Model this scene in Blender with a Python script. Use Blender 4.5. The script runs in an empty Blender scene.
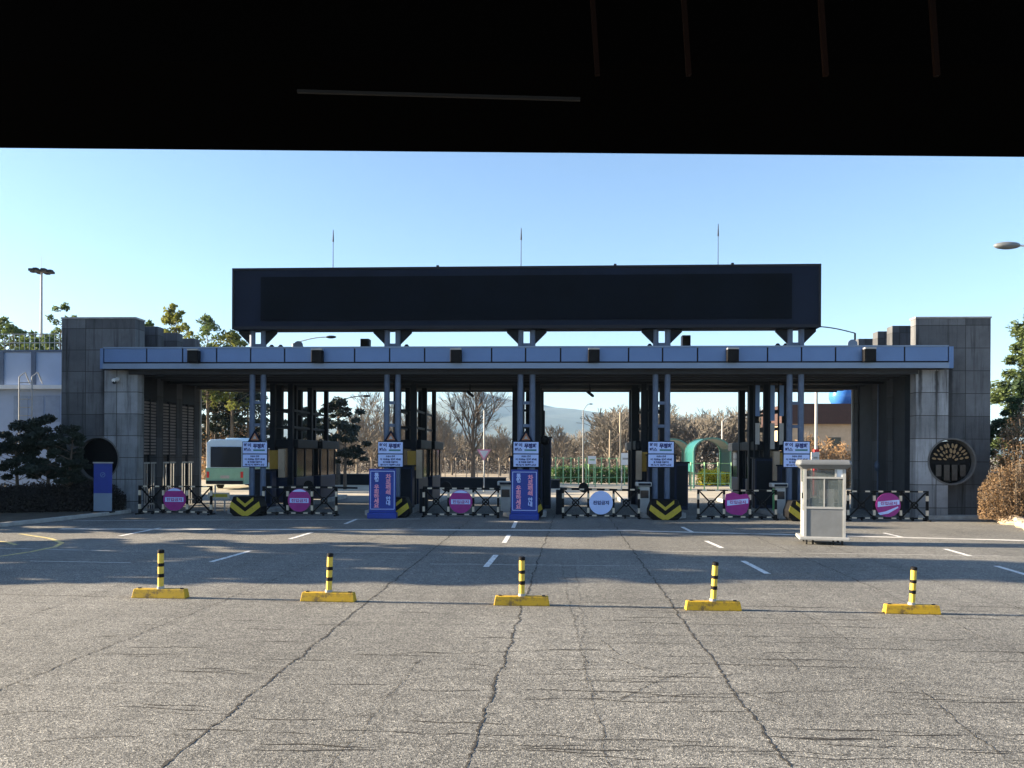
import bpy, bmesh, math, random
from mathutils import Vector, Matrix, noise
random.seed(7)
S = bpy.context.scene
COL = S.collection
R = math.radians

# ------------------------------------------------------------------ camera
F = 800.0; HZ = 455.0; CH = 2.4
th = math.atan(43 / F); ro = R(0.28)
fwd = Vector((-math.sin(th), math.cos(th), 0)); r0 = Vector((math.cos(th), math.sin(th), 0)); u0 = Vector((0, 0, 1))
rt = r0 * math.cos(ro) + u0 * math.sin(ro); up = u0 * math.cos(ro) - r0 * math.sin(ro)
cd = bpy.data.cameras.new('camera'); cam = bpy.data.objects.new('camera', cd); COL.objects.link(cam)
cam.matrix_world = Matrix(((rt.x, up.x, -fwd.x, 0), (rt.y, up.y, -fwd.y, 0), (rt.z, up.z, -fwd.z, CH), (0, 0, 0, 1)))
cd.sensor_width = 36; cd.lens = 36 * F / 1024; cd.shift_y = (HZ - 384) / 1024
cd.clip_start = 0.05; cd.clip_end = 20000
S.camera = cam
def ray(px, py): return fwd + rt * ((px - 512) / F) + up * ((HZ - py) / F)
def at(px, py, Y):
    d = ray(px, py); k = Y / d.y; return Vector((d.x * k, Y, CH + d.z * k))
def gnd(px, py):
    d = ray(px, py); k = -CH / d.z; return Vector((d.x * k, d.y * k, 0))

# ------------------------------------------------------------------ world, sun, exposure
ELEV, AZ = 16.0, -89.0      # low sun from the left, a hair behind the gate's front plane
W = bpy.data.worlds.new("World"); S.world = W; W.use_nodes = True
nt = W.node_tree; bg = nt.nodes['Background']; sk = nt.nodes.new('ShaderNodeTexSky')
sk.sky_type = 'NISHITA'; sk.sun_disc = False; sk.sun_elevation = R(ELEV); sk.sun_rotation = R(AZ)
sk.air_density = 1.0; sk.dust_density = 0.6; sk.ozone_density = 3.0; sk.altitude = 50
wb = nt.nodes.new('ShaderNodeMixRGB'); wb.blend_type = 'MULTIPLY'; wb.inputs[0].default_value = 1; wb.inputs[2].default_value = (1.05, 1.02, 1.03, 1)   # the camera's cool white balance
nt.links.new(sk.outputs[0], wb.inputs[1]); nt.links.new(wb.outputs[0], bg.inputs[0]); bg.inputs[1].default_value = 0.056
sd = bpy.data.lights.new('sun', 'SUN'); sd.energy = 5.0; sd.angle = R(0.5); sd.color = (1.0, 0.83, 0.60)
so = bpy.data.objects.new('sun', sd); COL.objects.link(so)
sv = Vector((math.sin(R(AZ)) * math.cos(R(ELEV)), math.cos(R(AZ)) * math.cos(R(ELEV)), math.sin(R(ELEV))))
so.rotation_euler = sv.to_track_quat('Z', 'Y').to_euler(); so.location = (0, 60, 60)
S.view_settings.view_transform = 'Standard'; S.view_settings.look = 'None'
S.view_settings.exposure = 2.36; S.view_settings.gamma = 1
S.render.engine = 'CYCLES'
S.cycles.volume_bounces = 0; S.cycles.max_bounces = 6; S.cycles.transparent_max_bounces = 12

# ------------------------------------------------------------------ materials
def N(t, ty, **kw):
    n = t.nodes.new(ty)
    for k, v in kw.items(): setattr(n, k, v)
    return n
MATS = {}
def mat(name, col, rough=0.7, metal=0.0, var=0.25, scale=3.0, bump=0.0, bscale=40.0, stretch=(1, 1, 1), spec=0.5):
    if name in MATS: return MATS[name]
    m = bpy.data.materials.new(name); m.use_nodes = True; t = m.node_tree; b = t.nodes['Principled BSDF']
    b.inputs['Roughness'].default_value = rough; b.inputs['Metallic'].default_value = metal
    b.inputs['Specular IOR Level'].default_value = spec
    tc = N(t, 'ShaderNodeTexCoord'); mp = N(t, 'ShaderNodeMapping'); mp.inputs['Scale'].default_value = stretch
    t.links.new(tc.outputs['Object'], mp.inputs[0])
    nz = N(t, 'ShaderNodeTexNoise'); nz.inputs['Scale'].default_value = scale; nz.inputs['Detail'].default_value = 6; nz.inputs['Roughness'].default_value = 0.65
    t.links.new(mp.outputs[0], nz.inputs[0])
    cr = N(t, 'ShaderNodeValToRGB')
    cr.color_ramp.elements[0].position = 0.3; cr.color_ramp.elements[1].position = 0.7
    c = Vector(col)
    cr.color_ramp.elements[0].color = (*[max(0, x * (1 - var)) for x in c], 1); cr.color_ramp.elements[1].color = (*[min(1, x * (1 + var)) for x in c], 1)
    t.links.new(nz.outputs[0], cr.inputs[0]); t.links.new(cr.outputs[0], b.inputs['Base Color'])
    if bump:
        n2 = N(t, 'ShaderNodeTexNoise'); n2.inputs['Scale'].default_value = bscale; n2.inputs['Detail'].default_value = 4
        t.links.new(tc.outputs['Object'], n2.inputs[0])
        bp = N(t, 'ShaderNodeBump'); bp.inputs['Strength'].default_value = bump; bp.inputs['Distance'].default_value = 0.02
        t.links.new(n2.outputs[0], bp.inputs['Height']); t.links.new(bp.outputs[0], b.inputs['Normal'])
    MATS[name] = m; return m

def concrete_mat(name, col, jx, jw, jz=0.45, jh=0.885, streaks=()):
    """board-marked concrete with formwork joints and vertical run-off stains"""
    m = mat(name, col, 0.9, 0, 0.22, 1.3, 0.5, 30)
    t = m.node_tree; b = t.nodes['Principled BSDF']; base = b.inputs['Base Color'].links[0].from_socket
    tc = [n for n in t.nodes if n.type == 'TEX_COORD'][0]
    sx = N(t, 'ShaderNodeSeparateXYZ'); t.links.new(tc.outputs['Object'], sx.inputs[0])
    def mth(op, a, c=None):
        n = N(t, 'ShaderNodeMath', operation=op)
        for i, v in enumerate((a, c)):
            if v is None: continue
            if isinstance(v, (int, float)): n.inputs[i].default_value = v
            else: t.links.new(v, n.inputs[i])
        return n.outputs[0]
    def joint(o, off, w):
        f = mth('FRACT', mth('DIVIDE', mth('SUBTRACT', o, off), w)); f = mth('SUBTRACT', f, 0.5); f = mth('ABSOLUTE', f)
        return mth('GREATER_THAN', f, 0.5 - 0.013 / w)
    j = mth('MAXIMUM', joint(sx.outputs[0], jx, jw), joint(sx.outputs[2], jz, jh))
    # stains: noise stretched along z
    mp = N(t, 'ShaderNodeMapping'); mp.inputs['Scale'].default_value = (2.6, 2.6, 0.16); t.links.new(tc.outputs['Object'], mp.inputs[0])
    nz = N(t, 'ShaderNodeTexNoise'); nz.inputs['Scale'].default_value = 1.6; nz.inputs['Detail'].default_value = 8; nz.inputs['Roughness'].default_value = 0.7; t.links.new(mp.outputs[0], nz.inputs[0])
    st = N(t, 'ShaderNodeMapRange'); st.inputs[1].default_value = 0.5; st.inputs[2].default_value = 0.68; t.links.new(nz.outputs[0], st.inputs[0])
    mx = N(t, 'ShaderNodeMixRGB', blend_type='MULTIPLY'); t.links.new(mth('MULTIPLY', st.outputs[0], 0.95), mx.inputs[0]); t.links.new(base, mx.inputs[1]); mx.inputs[2].default_value = (0.26, 0.25, 0.24, 1)
    for (sx_, sw_, z0_, z1_) in streaks:      # run-off streaks below the canopy joints
        wob = N(t, 'ShaderNodeTexNoise'); wob.inputs['Scale'].default_value = 3.5; wob.inputs['Detail'].default_value = 5; t.links.new(tc.outputs['Object'], wob.inputs[0])
        dx_ = mth('ABSOLUTE', mth('ADD', mth('SUBTRACT', sx.outputs[0], sx_), mth('MULTIPLY', mth('SUBTRACT', wob.outputs[0], .5), .12)))
        fx = N(t, 'ShaderNodeMapRange'); fx.inputs[1].default_value = sw_ * .5; fx.inputs[2].default_value = sw_ * 1.4; fx.inputs[3].default_value = 1; fx.inputs[4].default_value = 0; t.links.new(dx_, fx.inputs[0])
        fz = N(t, 'ShaderNodeMapRange'); fz.inputs[1].default_value = z0_; fz.inputs[2].default_value = z1_; t.links.new(sx.outputs[2], fz.inputs[0]); zc_ = mth('LESS_THAN', sx.outputs[2], z1_ + .5)
        m3 = N(t, 'ShaderNodeMixRGB', blend_type='MULTIPLY'); t.links.new(mth('MULTIPLY', mth('MULTIPLY', mth('MULTIPLY', fx.outputs[0], fz.outputs[0]), zc_), .9), m3.inputs[0]); t.links.new(mx.outputs[0], m3.inputs[1]); m3.inputs[2].default_value = (.1, .1, .1, 1); mx = m3
    # each cast panel a shade of its own
    cx = mth('FLOOR', mth('DIVIDE', mth('SUBTRACT', sx.outputs[0], jx), jw)); cz = mth('FLOOR', mth('DIVIDE', mth('SUBTRACT', sx.outputs[2], jz), jh))
    cb = N(t, 'ShaderNodeCombineXYZ'); t.links.new(cx, cb.inputs[0]); t.links.new(cz, cb.inputs[1])
    wn = N(t, 'ShaderNodeTexWhiteNoise'); t.links.new(cb.outputs[0], wn.inputs[0])
    pv = N(t, 'ShaderNodeMapRange'); pv.inputs[3].default_value = 0.68; pv.inputs[4].default_value = 1.18; t.links.new(wn.outputs[0], pv.inputs[0])
    hs = N(t, 'ShaderNodeHueSaturation'); t.links.new(pv.outputs[0], hs.inputs['Value']); t.links.new(mx.outputs[0], hs.inputs['Color'])
    m2 = N(t, 'ShaderNodeMixRGB'); t.links.new(j, m2.inputs[0]); t.links.new(hs.outputs[0], m2.inputs[1]); m2.inputs[2].default_value = (0.035, 0.035, 0.035, 1)
    t.links.new(m2.outputs[0], b.inputs['Base Color'])
    return m

def asphalt_mat():
    m = bpy.data.materials.new('asphalt'); m.use_nodes = True; t = m.node_tree; b = t.nodes['Principled BSDF']
    b.inputs['Roughness'].default_value = 0.82; b.inputs['Specular IOR Level'].default_value = 0.35
    tc = N(t, 'ShaderNodeTexCoord')
    def nz(sc, det=5, st=(1, 1, 1), ro_=0.6):
        mp = N(t, 'ShaderNodeMapping'); mp.inputs['Scale'].default_value = st; t.links.new(tc.outputs['Object'], mp.inputs[0])
        n = N(t, 'ShaderNodeTexNoise'); n.inputs['Scale'].default_value = sc; n.inputs['Detail'].default_value = det; n.inputs['Roughness'].default_value = ro_
        t.links.new(mp.outputs[0], n.inputs[0]); return n.outputs[0]
    # exposed aggregate: small stones with a tone each
    vo = N(t, 'ShaderNodeTexVoronoi'); vo.inputs['Scale'].default_value = 78; t.links.new(tc.outputs['Object'], vo.inputs[0])
    sep = N(t, 'ShaderNodeSeparateXYZ'); t.links.new(vo.outputs['Color'], sep.inputs[0])
    ag = N(t, 'ShaderNodeValToRGB'); e = ag.color_ramp.elements
    e[0].position = 0.0; e[0].color = (0.035, 0.035, 0.033, 1); e[1].position = 1.0; e[1].color = (0.42, 0.402, 0.35, 1)
    x = ag.color_ramp.elements.new(0.45); x.color = (0.148, 0.146, 0.134, 1)
    x = ag.color_ramp.elements.new(0.8); x.color = (0.226, 0.219, 0.202, 1)
    t.links.new(sep.outputs[0], ag.inputs[0])
    def ramp(src, a, c0, bb, c1):
        r = N(t, 'ShaderNodeMapRange'); r.inputs[1].default_value = a; r.inputs[2].default_value = bb; r.inputs[3].default_value = c0; r.inputs[4].default_value = c1
        t.links.new(src, r.inputs[0]); return r.outputs[0]
    def mul(c, v):
        h = N(t, 'ShaderNodeHueSaturation'); t.links.new(v, h.inputs['Value']); t.links.new(c, h.inputs['Color']); return h.outputs[0]
    c = ag.outputs[0]
    c = mul(c, ramp(nz(0.35, 6, (1, .5, 1)), 0.3, 0.82, 0.7, 1.14))
    c = mul(c, ramp(nz(6, 5), 0.35, 0.86, 0.65, 1.12))
    c = mul(c, ramp(nz(1.2, 6, (.12, 3.2, 1), .7), 0.3, 0.84, 0.66, 1.1))       # faint cross streaks
    c = mul(c, ramp(nz(.8, 6, (2.2, .06, 1), .6), 0.3, 0.88, 0.7, 1.07))         # wheel paths
    c = mul(c, ramp(nz(.16, 4, (1, 1, 1), .55), 0.38, 0.84, 0.6, 1.08))          # old patches and drips
    t.links.new(c, b.inputs['Base Color'])
    bp = N(t, 'ShaderNodeBump'); bp.inputs['Strength'].default_value = 0.55; bp.inputs['Distance'].default_value = 0.006
    t.links.new(vo.outputs['Distance'], bp.inputs['Height']); t.links.new(bp.outputs[0], b.inputs['Normal'])
    MATS['asphalt'] = m; return m

def worn_mat(name, col, under=(0.17, 0.165, 0.16), amount=0.5, stretch=(1, 1, 1), scale=9):
    m = mat(name, col, 0.75, 0, 0.1, 6, 0.3, 60); t = m.node_tree; b = t.nodes['Principled BSDF']; src = b.inputs['Base Color'].links[0].from_socket
    tc = [n for n in t.nodes if n.type == 'TEX_COORD'][0]
    mp = N(t, 'ShaderNodeMapping'); mp.inputs['Scale'].default_value = stretch; t.links.new(tc.outputs['Object'], mp.inputs[0])
    nz = N(t, 'ShaderNodeTexNoise'); nz.inputs['Scale'].default_value = scale; nz.inputs['Detail'].default_value = 9; nz.inputs['Roughness'].default_value = 0.75; t.links.new(mp.outputs[0], nz.inputs[0])
    r = N(t, 'ShaderNodeMapRange'); r.inputs[1].default_value = amount - .06; r.inputs[2].default_value = amount + .06; t.links.new(nz.outputs[0], r.inputs[0])
    mx = N(t, 'ShaderNodeMixRGB'); t.links.new(r.outputs[0], mx.inputs[0]); mx.inputs[1].default_value = (*under, 1); t.links.new(src, mx.inputs[2])
    t.links.new(mx.outputs[0], b.inputs['Base Color']); return m

def leaf_mat(name, col, tr=0.35, var=0.5):
    m = mat(name, col, 0.7, 0, var, 2.0); t = m.node_tree; b = t.nodes['Principled BSDF']; src = b.inputs['Base Color'].links[0].from_socket
    tl = N(t, 'ShaderNodeBsdfTranslucent'); t.links.new(src, tl.inputs[0]); mx = N(t, 'ShaderNodeMixShader'); mx.inputs[0].default_value = tr
    t.links.new(b.outputs[0], mx.inputs[1]); t.links.new(tl.outputs[0], mx.inputs[2]); t.links.new(mx.outputs[0], t.nodes['Material Output'].inputs[0]); return m

def glass_mat(name, col=(0.5, 0.6, 0.62), alpha=0.35, rough=0.05):
    m = bpy.data.materials.new(name); m.use_nodes = True; t = m.node_tree; b = t.nodes['Principled BSDF']
    b.inputs['Base Color'].default_value = (*col, 1); b.inputs['Roughness'].default_value = rough
    nz = N(t, 'ShaderNodeTexNoise'); nz.inputs['Scale'].default_value = 3; tc = N(t, 'ShaderNodeTexCoord'); t.links.new(tc.outputs['Object'], nz.inputs[0])
    r = N(t, 'ShaderNodeMapRange'); r.inputs[3].default_value = max(0, alpha - .15); r.inputs[4].default_value = min(1, alpha + .15); t.links.new(nz.outputs[0], r.inputs[0]); t.links.new(r.outputs[0], b.inputs['Alpha'])
    MATS[name] = m; return m

M = {}
M['asphalt'] = asphalt_mat()
M['far'] = mat('far_ground', (0.33, 0.27, 0.19), 0.95, 0, 0.35, 0.08, 0.3, 3)
M['crack_shadow'] = mat('crack_dirt_and_shadow', (0.022, 0.020, 0.018), 1, 0, 0.4, 6)  # also colours the painted shadow line of the bollards
M['seal'] = worn_mat('joint_sealer', (0.05, 0.05, 0.05), (0.16, 0.155, 0.15), 0.47, scale=5)
M['white_paint'] = worn_mat('white_road_paint', (0.72, 0.72, 0.7), amount=0.43)
M['streak_paint'] = worn_mat('light_streak_paint', (0.66, 0.64, 0.6), amount=0.44, stretch=(.25, 1.6, 1), scale=3)  # sun streaks across the road, put into its colour
M['yellow_line'] = worn_mat('yellow_road_paint', (0.62, 0.5, 0.18), amount=0.45)
M['kerb'] = mat('kerb_stone', (0.33, 0.33, 0.32), 0.9, 0, 0.25, 3, 0.4)
M['conc_l'] = concrete_mat('tower_concrete', (0.20, 0.20, 0.195), 0, 1)
M['alu'] = mat('fascia_aluminium', (0.105, 0.185, 0.36), 0.45, 0.25, 0.08, 0.7)
M['alu_light'] = mat('fascia_trim', (0.17, 0.235, 0.34), 0.45, 0.2, 0.08, 1)
M['gap'] = mat('joint_dark', (0.01, 0.012, 0.018), 0.9, 0, 0.1)
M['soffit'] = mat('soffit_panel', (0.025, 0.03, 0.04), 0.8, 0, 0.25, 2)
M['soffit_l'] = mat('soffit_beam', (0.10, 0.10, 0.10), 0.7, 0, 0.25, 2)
M['screen'] = mat('display_matrix', (0.002, 0.0035, 0.008), 0.7, 0, 0.3, 0.7, spec=0.08)
M['casing'] = mat('display_casing', (0.006, 0.011, 0.026), 0.6, 0, 0.2, 0.7, spec=0.12)
M['post_blue'] = mat('blue_grey_steel', (0.075, 0.11, 0.18), 0.5, 0.2, 0.18, 3)
M['dark_steel'] = mat('dark_steel', (0.010, 0.013, 0.019), 0.6, 0, 0.25, 3, spec=0.15)
M['black'] = mat('black_plastic', (0.006, 0.006, 0.007), 0.6, 0, 0.2, 6, spec=0.15)
M['white'] = mat('white_enamel', (0.72, 0.74, 0.76), 0.4, 0, 0.06, 3)
M['off'] = mat('offwhite_metal', (0.34, 0.345, 0.34), 0.5, 0.1, 0.15, 3)
M['lilac'] = mat('sign_face', (0.46, 0.58, 0.92), 0.5, 0, 0.04, 3)
M['navy'] = mat('navy_print', (0.015, 0.03, 0.16), 0.5, 0, 0.1)
M['green_print'] = mat('green_print', (0.03, 0.16, 0.17), 0.5, 0, 0.1)
M['banner'] = mat('banner_blue', (0.008, 0.035, 0.26), 0.5, 0, 0.12, 2)
M['pink'] = mat('pink_print', (0.75, 0.30, 0.42), 0.5, 0, 0.1)
M['magenta'] = mat('magenta_disc', (0.28, 0.012, 0.19), 0.45, 0, 0.12, 4)
M['yellow'] = worn_mat('yellow_paint', (0.47, 0.29, 0.008), (0.13, 0.085, 0.03), 0.45, scale=7)
M['yellow2'] = worn_mat('yellow_sheet', (0.42, 0.33, 0.03), (0.15, 0.12, 0.04), 0.38, scale=5)
M['stripe_w'] = mat('cream_stripe', (0.55, 0.47, 0.36), 0.5, 0, 0.1, 6)
M['ochre'] = mat('ochre_panel', (0.30, 0.18, 0.02), 0.6, 0, 0.15)
M['booth_blue'] = mat('booth_navy', (0.012, 0.022, 0.055), 0.5, 0, 0.2, 2, spec=0.2)
M['booth_grey'] = mat('booth_grey', (0.15, 0.16, 0.17), 0.5, 0.1, 0.12, 3)
M['glass'] = glass_mat('booth_glass', (0.10, 0.13, 0.14), 0.5)
M['glass_dark'] = mat('tinted_glass', (0.02, 0.025, 0.03), 0.08, 0, 0.1, 1)
M['green'] = mat('green_enamel', (0.05, 0.36, 0.12), 0.5, 0, 0.15)
M['teal'] = mat('teal_sheet', (0.015, 0.12, 0.11), 0.4, 0, 0.15)
M['ltgreen'] = mat('light_green_rail', (0.22, 0.42, 0.20), 0.5, 0, 0.1)
M['brown_slat'] = mat('slat_panel', (0.20, 0.17, 0.16), 0.7, 0, 0.22, 2)
M['bark'] = mat('bark', (0.11, 0.085, 0.065), 0.95, 0, 0.35, 5)
M['bark_pale'] = mat('bark_pale', (0.20, 0.17, 0.135), 0.95, 0, 0.35, 3)
M['needle'] = leaf_mat('pine_needles', (0.035, 0.065, 0.022), 0.3)
M['needle_d'] = leaf_mat('dark_needles', (0.010, 0.018, 0.010), 0.1)
M['needle_y'] = leaf_mat('yellow_pine_needles', (0.16, 0.17, 0.035), 0.4)
M['needle_g'] = leaf_mat('conifer_leaves', (0.085, 0.12, 0.035), 0.35)
M['dry'] = leaf_mat('dry_leaves', (0.32, 0.20, 0.10), 0.45)
M['dry_red'] = leaf_mat('reddish_dry_leaves', (0.20, 0.13, 0.07), 0.4)
M['hedge'] = leaf_mat('dark_hedge_leaves', (0.014, 0.010, 0.008), 0.15)
M['arch_green'] = mat('arch_pale_teal', (0.10, 0.24, 0.19), .5, 0, .1)
M['flower'] = leaf_mat('yellow_flowers', (0.90, 0.66, 0.04), 0.5)
M['shrub_g'] = leaf_mat('shrub_green', (0.06, 0.13, 0.03), 0.35)
M['bus_blue'] = mat('coach_pale_blue', (0.50, 0.66, 0.78), 0.35, 0, 0.05)
M['bus_green'] = mat('coach_green', (0.20, 0.40, 0.30), 0.35, 0, 0.08)
M['rubber'] = mat('rubber', (0.015, 0.015, 0.015), 0.85, 0, 0.3)
M['red'] = mat('red_paint', (0.5, 0.03, 0.03), 0.5, 0, 0.1)
M['roofbrown'] = mat('brown_roof', (0.045, 0.02, 0.017), 0.8, 0, 0.2)
M['beige'] = mat('beige_render', (0.42, 0.33, 0.24), 0.9, 0, 0.2, 1)
M['rock'] = mat('rock', (0.42, 0.33, 0.24), 0.95, 0, 0.3, 3, 0.8, 8)
M['bluesphere'] = mat('blue_tank', (0.04, 0.16, 0.50), 0.2, 0, 0.1)
M['wallwhite'] = mat('white_cladding', (0.34, 0.43, 0.60), 0.6, 0, 0.06, 1)
M['mount'] = mat('wooded_mountain', (0.06, 0.075, 0.06), 1, 0, 0.3, 0.004)
M['cabin'] = mat('black_cabin_trim', (0.0008, 0.0007, 0.0007), 0.9, 0, 0.3, 3, spec=0.02)
M['cabin2'] = mat('dark_grey_trim', (0.008, 0.0075, 0.0075), 0.6, 0, 0.1, 3, spec=0.2)
M['curtain'] = mat('brown_curtain', (0.006, 0.002, 0.001), 0.9, 0, 0.3, 12, spec=0.1)
M['orange'] = mat('orange_reflector', (0.30, 0.11, 0.05), 0.4, 0, 0.1)

# ------------------------------------------------------------------ mesh helpers
class MB:
    def __init__(s): s.v = []; s.f = []; s.mi = []; s.cur = 0
    def add(s, vs, fs):
        b = len(s.v); s.v += [tuple(v) for v in vs]; s.f += [tuple(i + b for i in f) for f in fs]; s.mi += [s.cur] * len(fs); return s
    def box(s, x0, x1, y0, y1, z0, z1):
        vs = [(x, y, z) for z in (z0, z1) for y in (y0, y1) for x in (x0, x1)]
        return s.add(vs, [(0, 2, 3, 1), (4, 5, 7, 6), (0, 1, 5, 4), (2, 6, 7, 3), (0, 4, 6, 2), (1, 3, 7, 5)])
    def frustum(s, b, t, z0, z1):     # b,t = (x0,x1,y0,y1)
        vs = [(b[0], b[2], z0), (b[1], b[2], z0), (b[1], b[3], z0), (b[0], b[3], z0), (t[0], t[2], z1), (t[1], t[2], z1), (t[1], t[3], z1), (t[0], t[3], z1)]
        return s.add(vs, [(3, 2, 1, 0), (4, 5, 6, 7), (0, 1, 5, 4), (1, 2, 6, 5), (2, 3, 7, 6), (3, 0, 4, 7)])
    def tube(s, p, q, r0_, r1_=None, n=8, cap=True):
        p = Vector(p); q = Vector(q); r1_ = r0_ if r1_ is None else r1_; d = (q - p)
        if d.length < 1e-6: return s
        d.normalize(); a = d.orthogonal().normalized(); b = d.cross(a); vs = []
        for c, r in ((p, r0_), (q, r1_)):
            for i in range(n):
                w = 2 * math.pi * i / n + math.pi / n; vs.append(c + (a * math.cos(w) + b * math.sin(w)) * r)
        fs = [(i, (i + 1) % n, n + (i + 1) % n, n + i) for i in range(n)]
        if cap: fs += [tuple(range(n - 1, -1, -1)), tuple(range(n, 2 * n))]
        return s.add(vs, fs)
    def bar(s, p, q, w, h=None):      # square bar
        h = w if h is None else h
        p = Vector(p); q = Vector(q); d = (q - p).normalized(); a = d.cross(Vector((0, 1, 0)))
        if a.length < 1e-3: a = Vector((1, 0, 0))
        a.normalize(); b = d.cross(a).normalized(); vs = []
        for c in (p, q):
            for i, j in ((-1, -1), (1, -1), (1, 1), (-1, 1)): vs.append(c + a * i * w / 2 + b * j * h / 2)
        return s.add(vs, [(3, 2, 1, 0), (4, 5, 6, 7), (0, 1, 5, 4), (1, 2, 6, 5), (2, 3, 7, 6), (3, 0, 4, 7)])
    def prism(s, pts, y0, y1):        # polygon in xz extruded along y
        n = len(pts); vs = [(x, y0, z) for x, z in pts] + [(x, y1, z) for x, z in pts]
        return s.add(vs, [tuple(range(n)), tuple(range(2 * n - 1, n - 1, -1))] + [(i, n + i, n + (i + 1) % n, (i + 1) % n) for i in range(n)])
    def prismz(s, pts, z0, z1):
        n = len(pts); vs = [(x, y, z0) for x, y in pts] + [(x, y, z1) for x, y in pts]
        return s.add(vs, [tuple(range(n - 1, -1, -1)), tuple(range(n, 2 * n))] + [(i, (i + 1) % n, n + (i + 1) % n, n + i) for i in range(n)])
    def disc(s, c, r, y0, y1, n=28, a0=0, a1=2 * math.pi):
        full = abs(a1 - a0 - 2 * math.pi) < 1e-3; k = n if full else n + 1
        return s.prism([(c[0] + r * math.cos(a0 + (a1 - a0) * i / n), c[1] + r * math.sin(a0 + (a1 - a0) * i / n)) for i in range(k)], y0, y1)
    def ring(s, c, ro_, ri, y0, y1, n=40):
        vs = []; fs = []
        for i in range(n):
            w = 2 * math.pi * i / n
            for r, y in ((ro_, y0), (ri, y0), (ri, y1), (ro_, y1)): vs.append((c[0] + r * math.cos(w), y, c[1] + r * math.sin(w)))
        for i in range(n):
            a = 4 * i; b = 4 * ((i + 1) % n)
            for k in range(4): fs.append((a + k, a + (k + 1) % 4, b + (k + 1) % 4, b + k))
        return s.add(vs, fs)
    def sphere(s, c, r, n=12, sc=(1, 1, 1)):
        vs = []; fs = []; m = n // 2 + 2
        for i in range(m + 1):
            p = math.pi * i / m
            for j in range(n):
                w = 2 * math.pi * j / n; vs.append((c[0] + r * sc[0] * math.sin(p) * math.cos(w), c[1] + r * sc[1] * math.sin(p) * math.sin(w), c[2] + r * sc[2] * math.cos(p)))
        for i in range(m):
            for j in range(n): fs.append((i * n + j, (i + 1) * n + j, (i + 1) * n + (j + 1) % n, i * n + (j + 1) % n))
        return s.add(vs, fs)
    def build(s, name, m, parent=None, loc=None, bevel=0, smooth=False):
        me = bpy.data.meshes.new(name); me.from_pydata(s.v, [], s.f)
        ms = m if isinstance(m, (list, tuple)) else [m]
        for q in ms: me.materials.append(q)
        if len(ms) > 1: me.polygons.foreach_set('material_index', s.mi)
        if smooth: me.polygons.foreach_set('use_smooth', [True] * len(me.polygons))
        bm = bmesh.new(); bm.from_mesh(me); bmesh.ops.recalc_face_normals(bm, faces=bm.faces) if len(bm.faces) < 20000 else None; bm.to_mesh(me); bm.free()
        o = bpy.data.objects.new(name, me); COL.objects.link(o)
        if parent: o.parent = parent
        if loc is not None: o.location = loc
        if bevel:
            b = o.modifiers.new('bevel', 'BEVEL'); b.width = bevel; b.segments = 2; b.limit_method = 'ANGLE'
        return o
def tag(o, label=None, cat=None, group=None, kind=None):
    for k, v in (('label', label), ('category', cat), ('group', group), ('kind', kind)):
        if v: o[k] = v
    return o
def empty(name, loc=(0, 0, 0), rz=0, label=None, cat=None, group=None):
    o = bpy.data.objects.new(name, None); COL.objects.link(o); o.location = loc; o.rotation_euler = (0, 0, rz); o.empty_display_size = 0.2
    return tag(o, label, cat, group)
KIDS = {}
def kids(o): return [c for c in COL.objects if c.parent == o]
def copy_tree(o, parent=None):
    c = o.copy(); COL.objects.link(c); c.parent = parent
    for ch in kids(o): copy_tree(ch, c)
    return c
def clone(o, loc, rz=0, label=None, scale=None):
    c = copy_tree(o); c.location = loc; c.rotation_euler = (0, 0, rz)
    if label: c['label'] = label
    if scale: c.scale = scale if isinstance(scale, (tuple, list)) else (scale,) * 3
    return c
def strip(pts, w, z, name=None, m=None):
    mb = MB(); return mb
def text(s, name, m, parent, cx, y, cz, h, width=None, vert=False, depth=0.004, bold=0.0):
    """lettering standing in the xz plane facing -y, centred at cx,cz, glyph height h"""
    if vert: s = '\n'.join(s)
    cu = bpy.data.curves.new(name, 'FONT'); cu.body = s; cu.size = 1; cu.align_x = 'CENTER'; cu.align_y = 'CENTER'; cu.extrude = 0.01; cu.resolution_u = 2; cu.offset = bold; cu.space_line = 0.9
    o = bpy.data.objects.new(name, cu); COL.objects.link(o); dg = bpy.context.evaluated_depsgraph_get()
    me = bpy.data.meshes.new_from_object(o.evaluated_get(dg)); bpy.data.objects.remove(o)
    if not me.vertices: return None
    xs = [v.co.x for v in me.vertices]; ys = [v.co.y for v in me.vertices]; zs = [v.co.z for v in me.vertices]
    sy = h / max(1e-6, max(ys) - min(ys)); sx = (width / max(1e-6, max(xs) - min(xs))) if width else sy
    mx = (max(xs) + min(xs)) / 2; my = (max(ys) + min(ys)) / 2; dz = max(zs) - min(zs) or 1
    for v in me.vertices: v.co = Vector((cx + (v.co.x - mx) * sx, y - (v.co.z - min(zs)) / dz * depth, cz + (v.co.y - my) * sy))
    me.materials.clear(); me.materials.append(m)
    o = bpy.data.objects.new(name, me); COL.objects.link(o); o.parent = parent; return o

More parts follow.
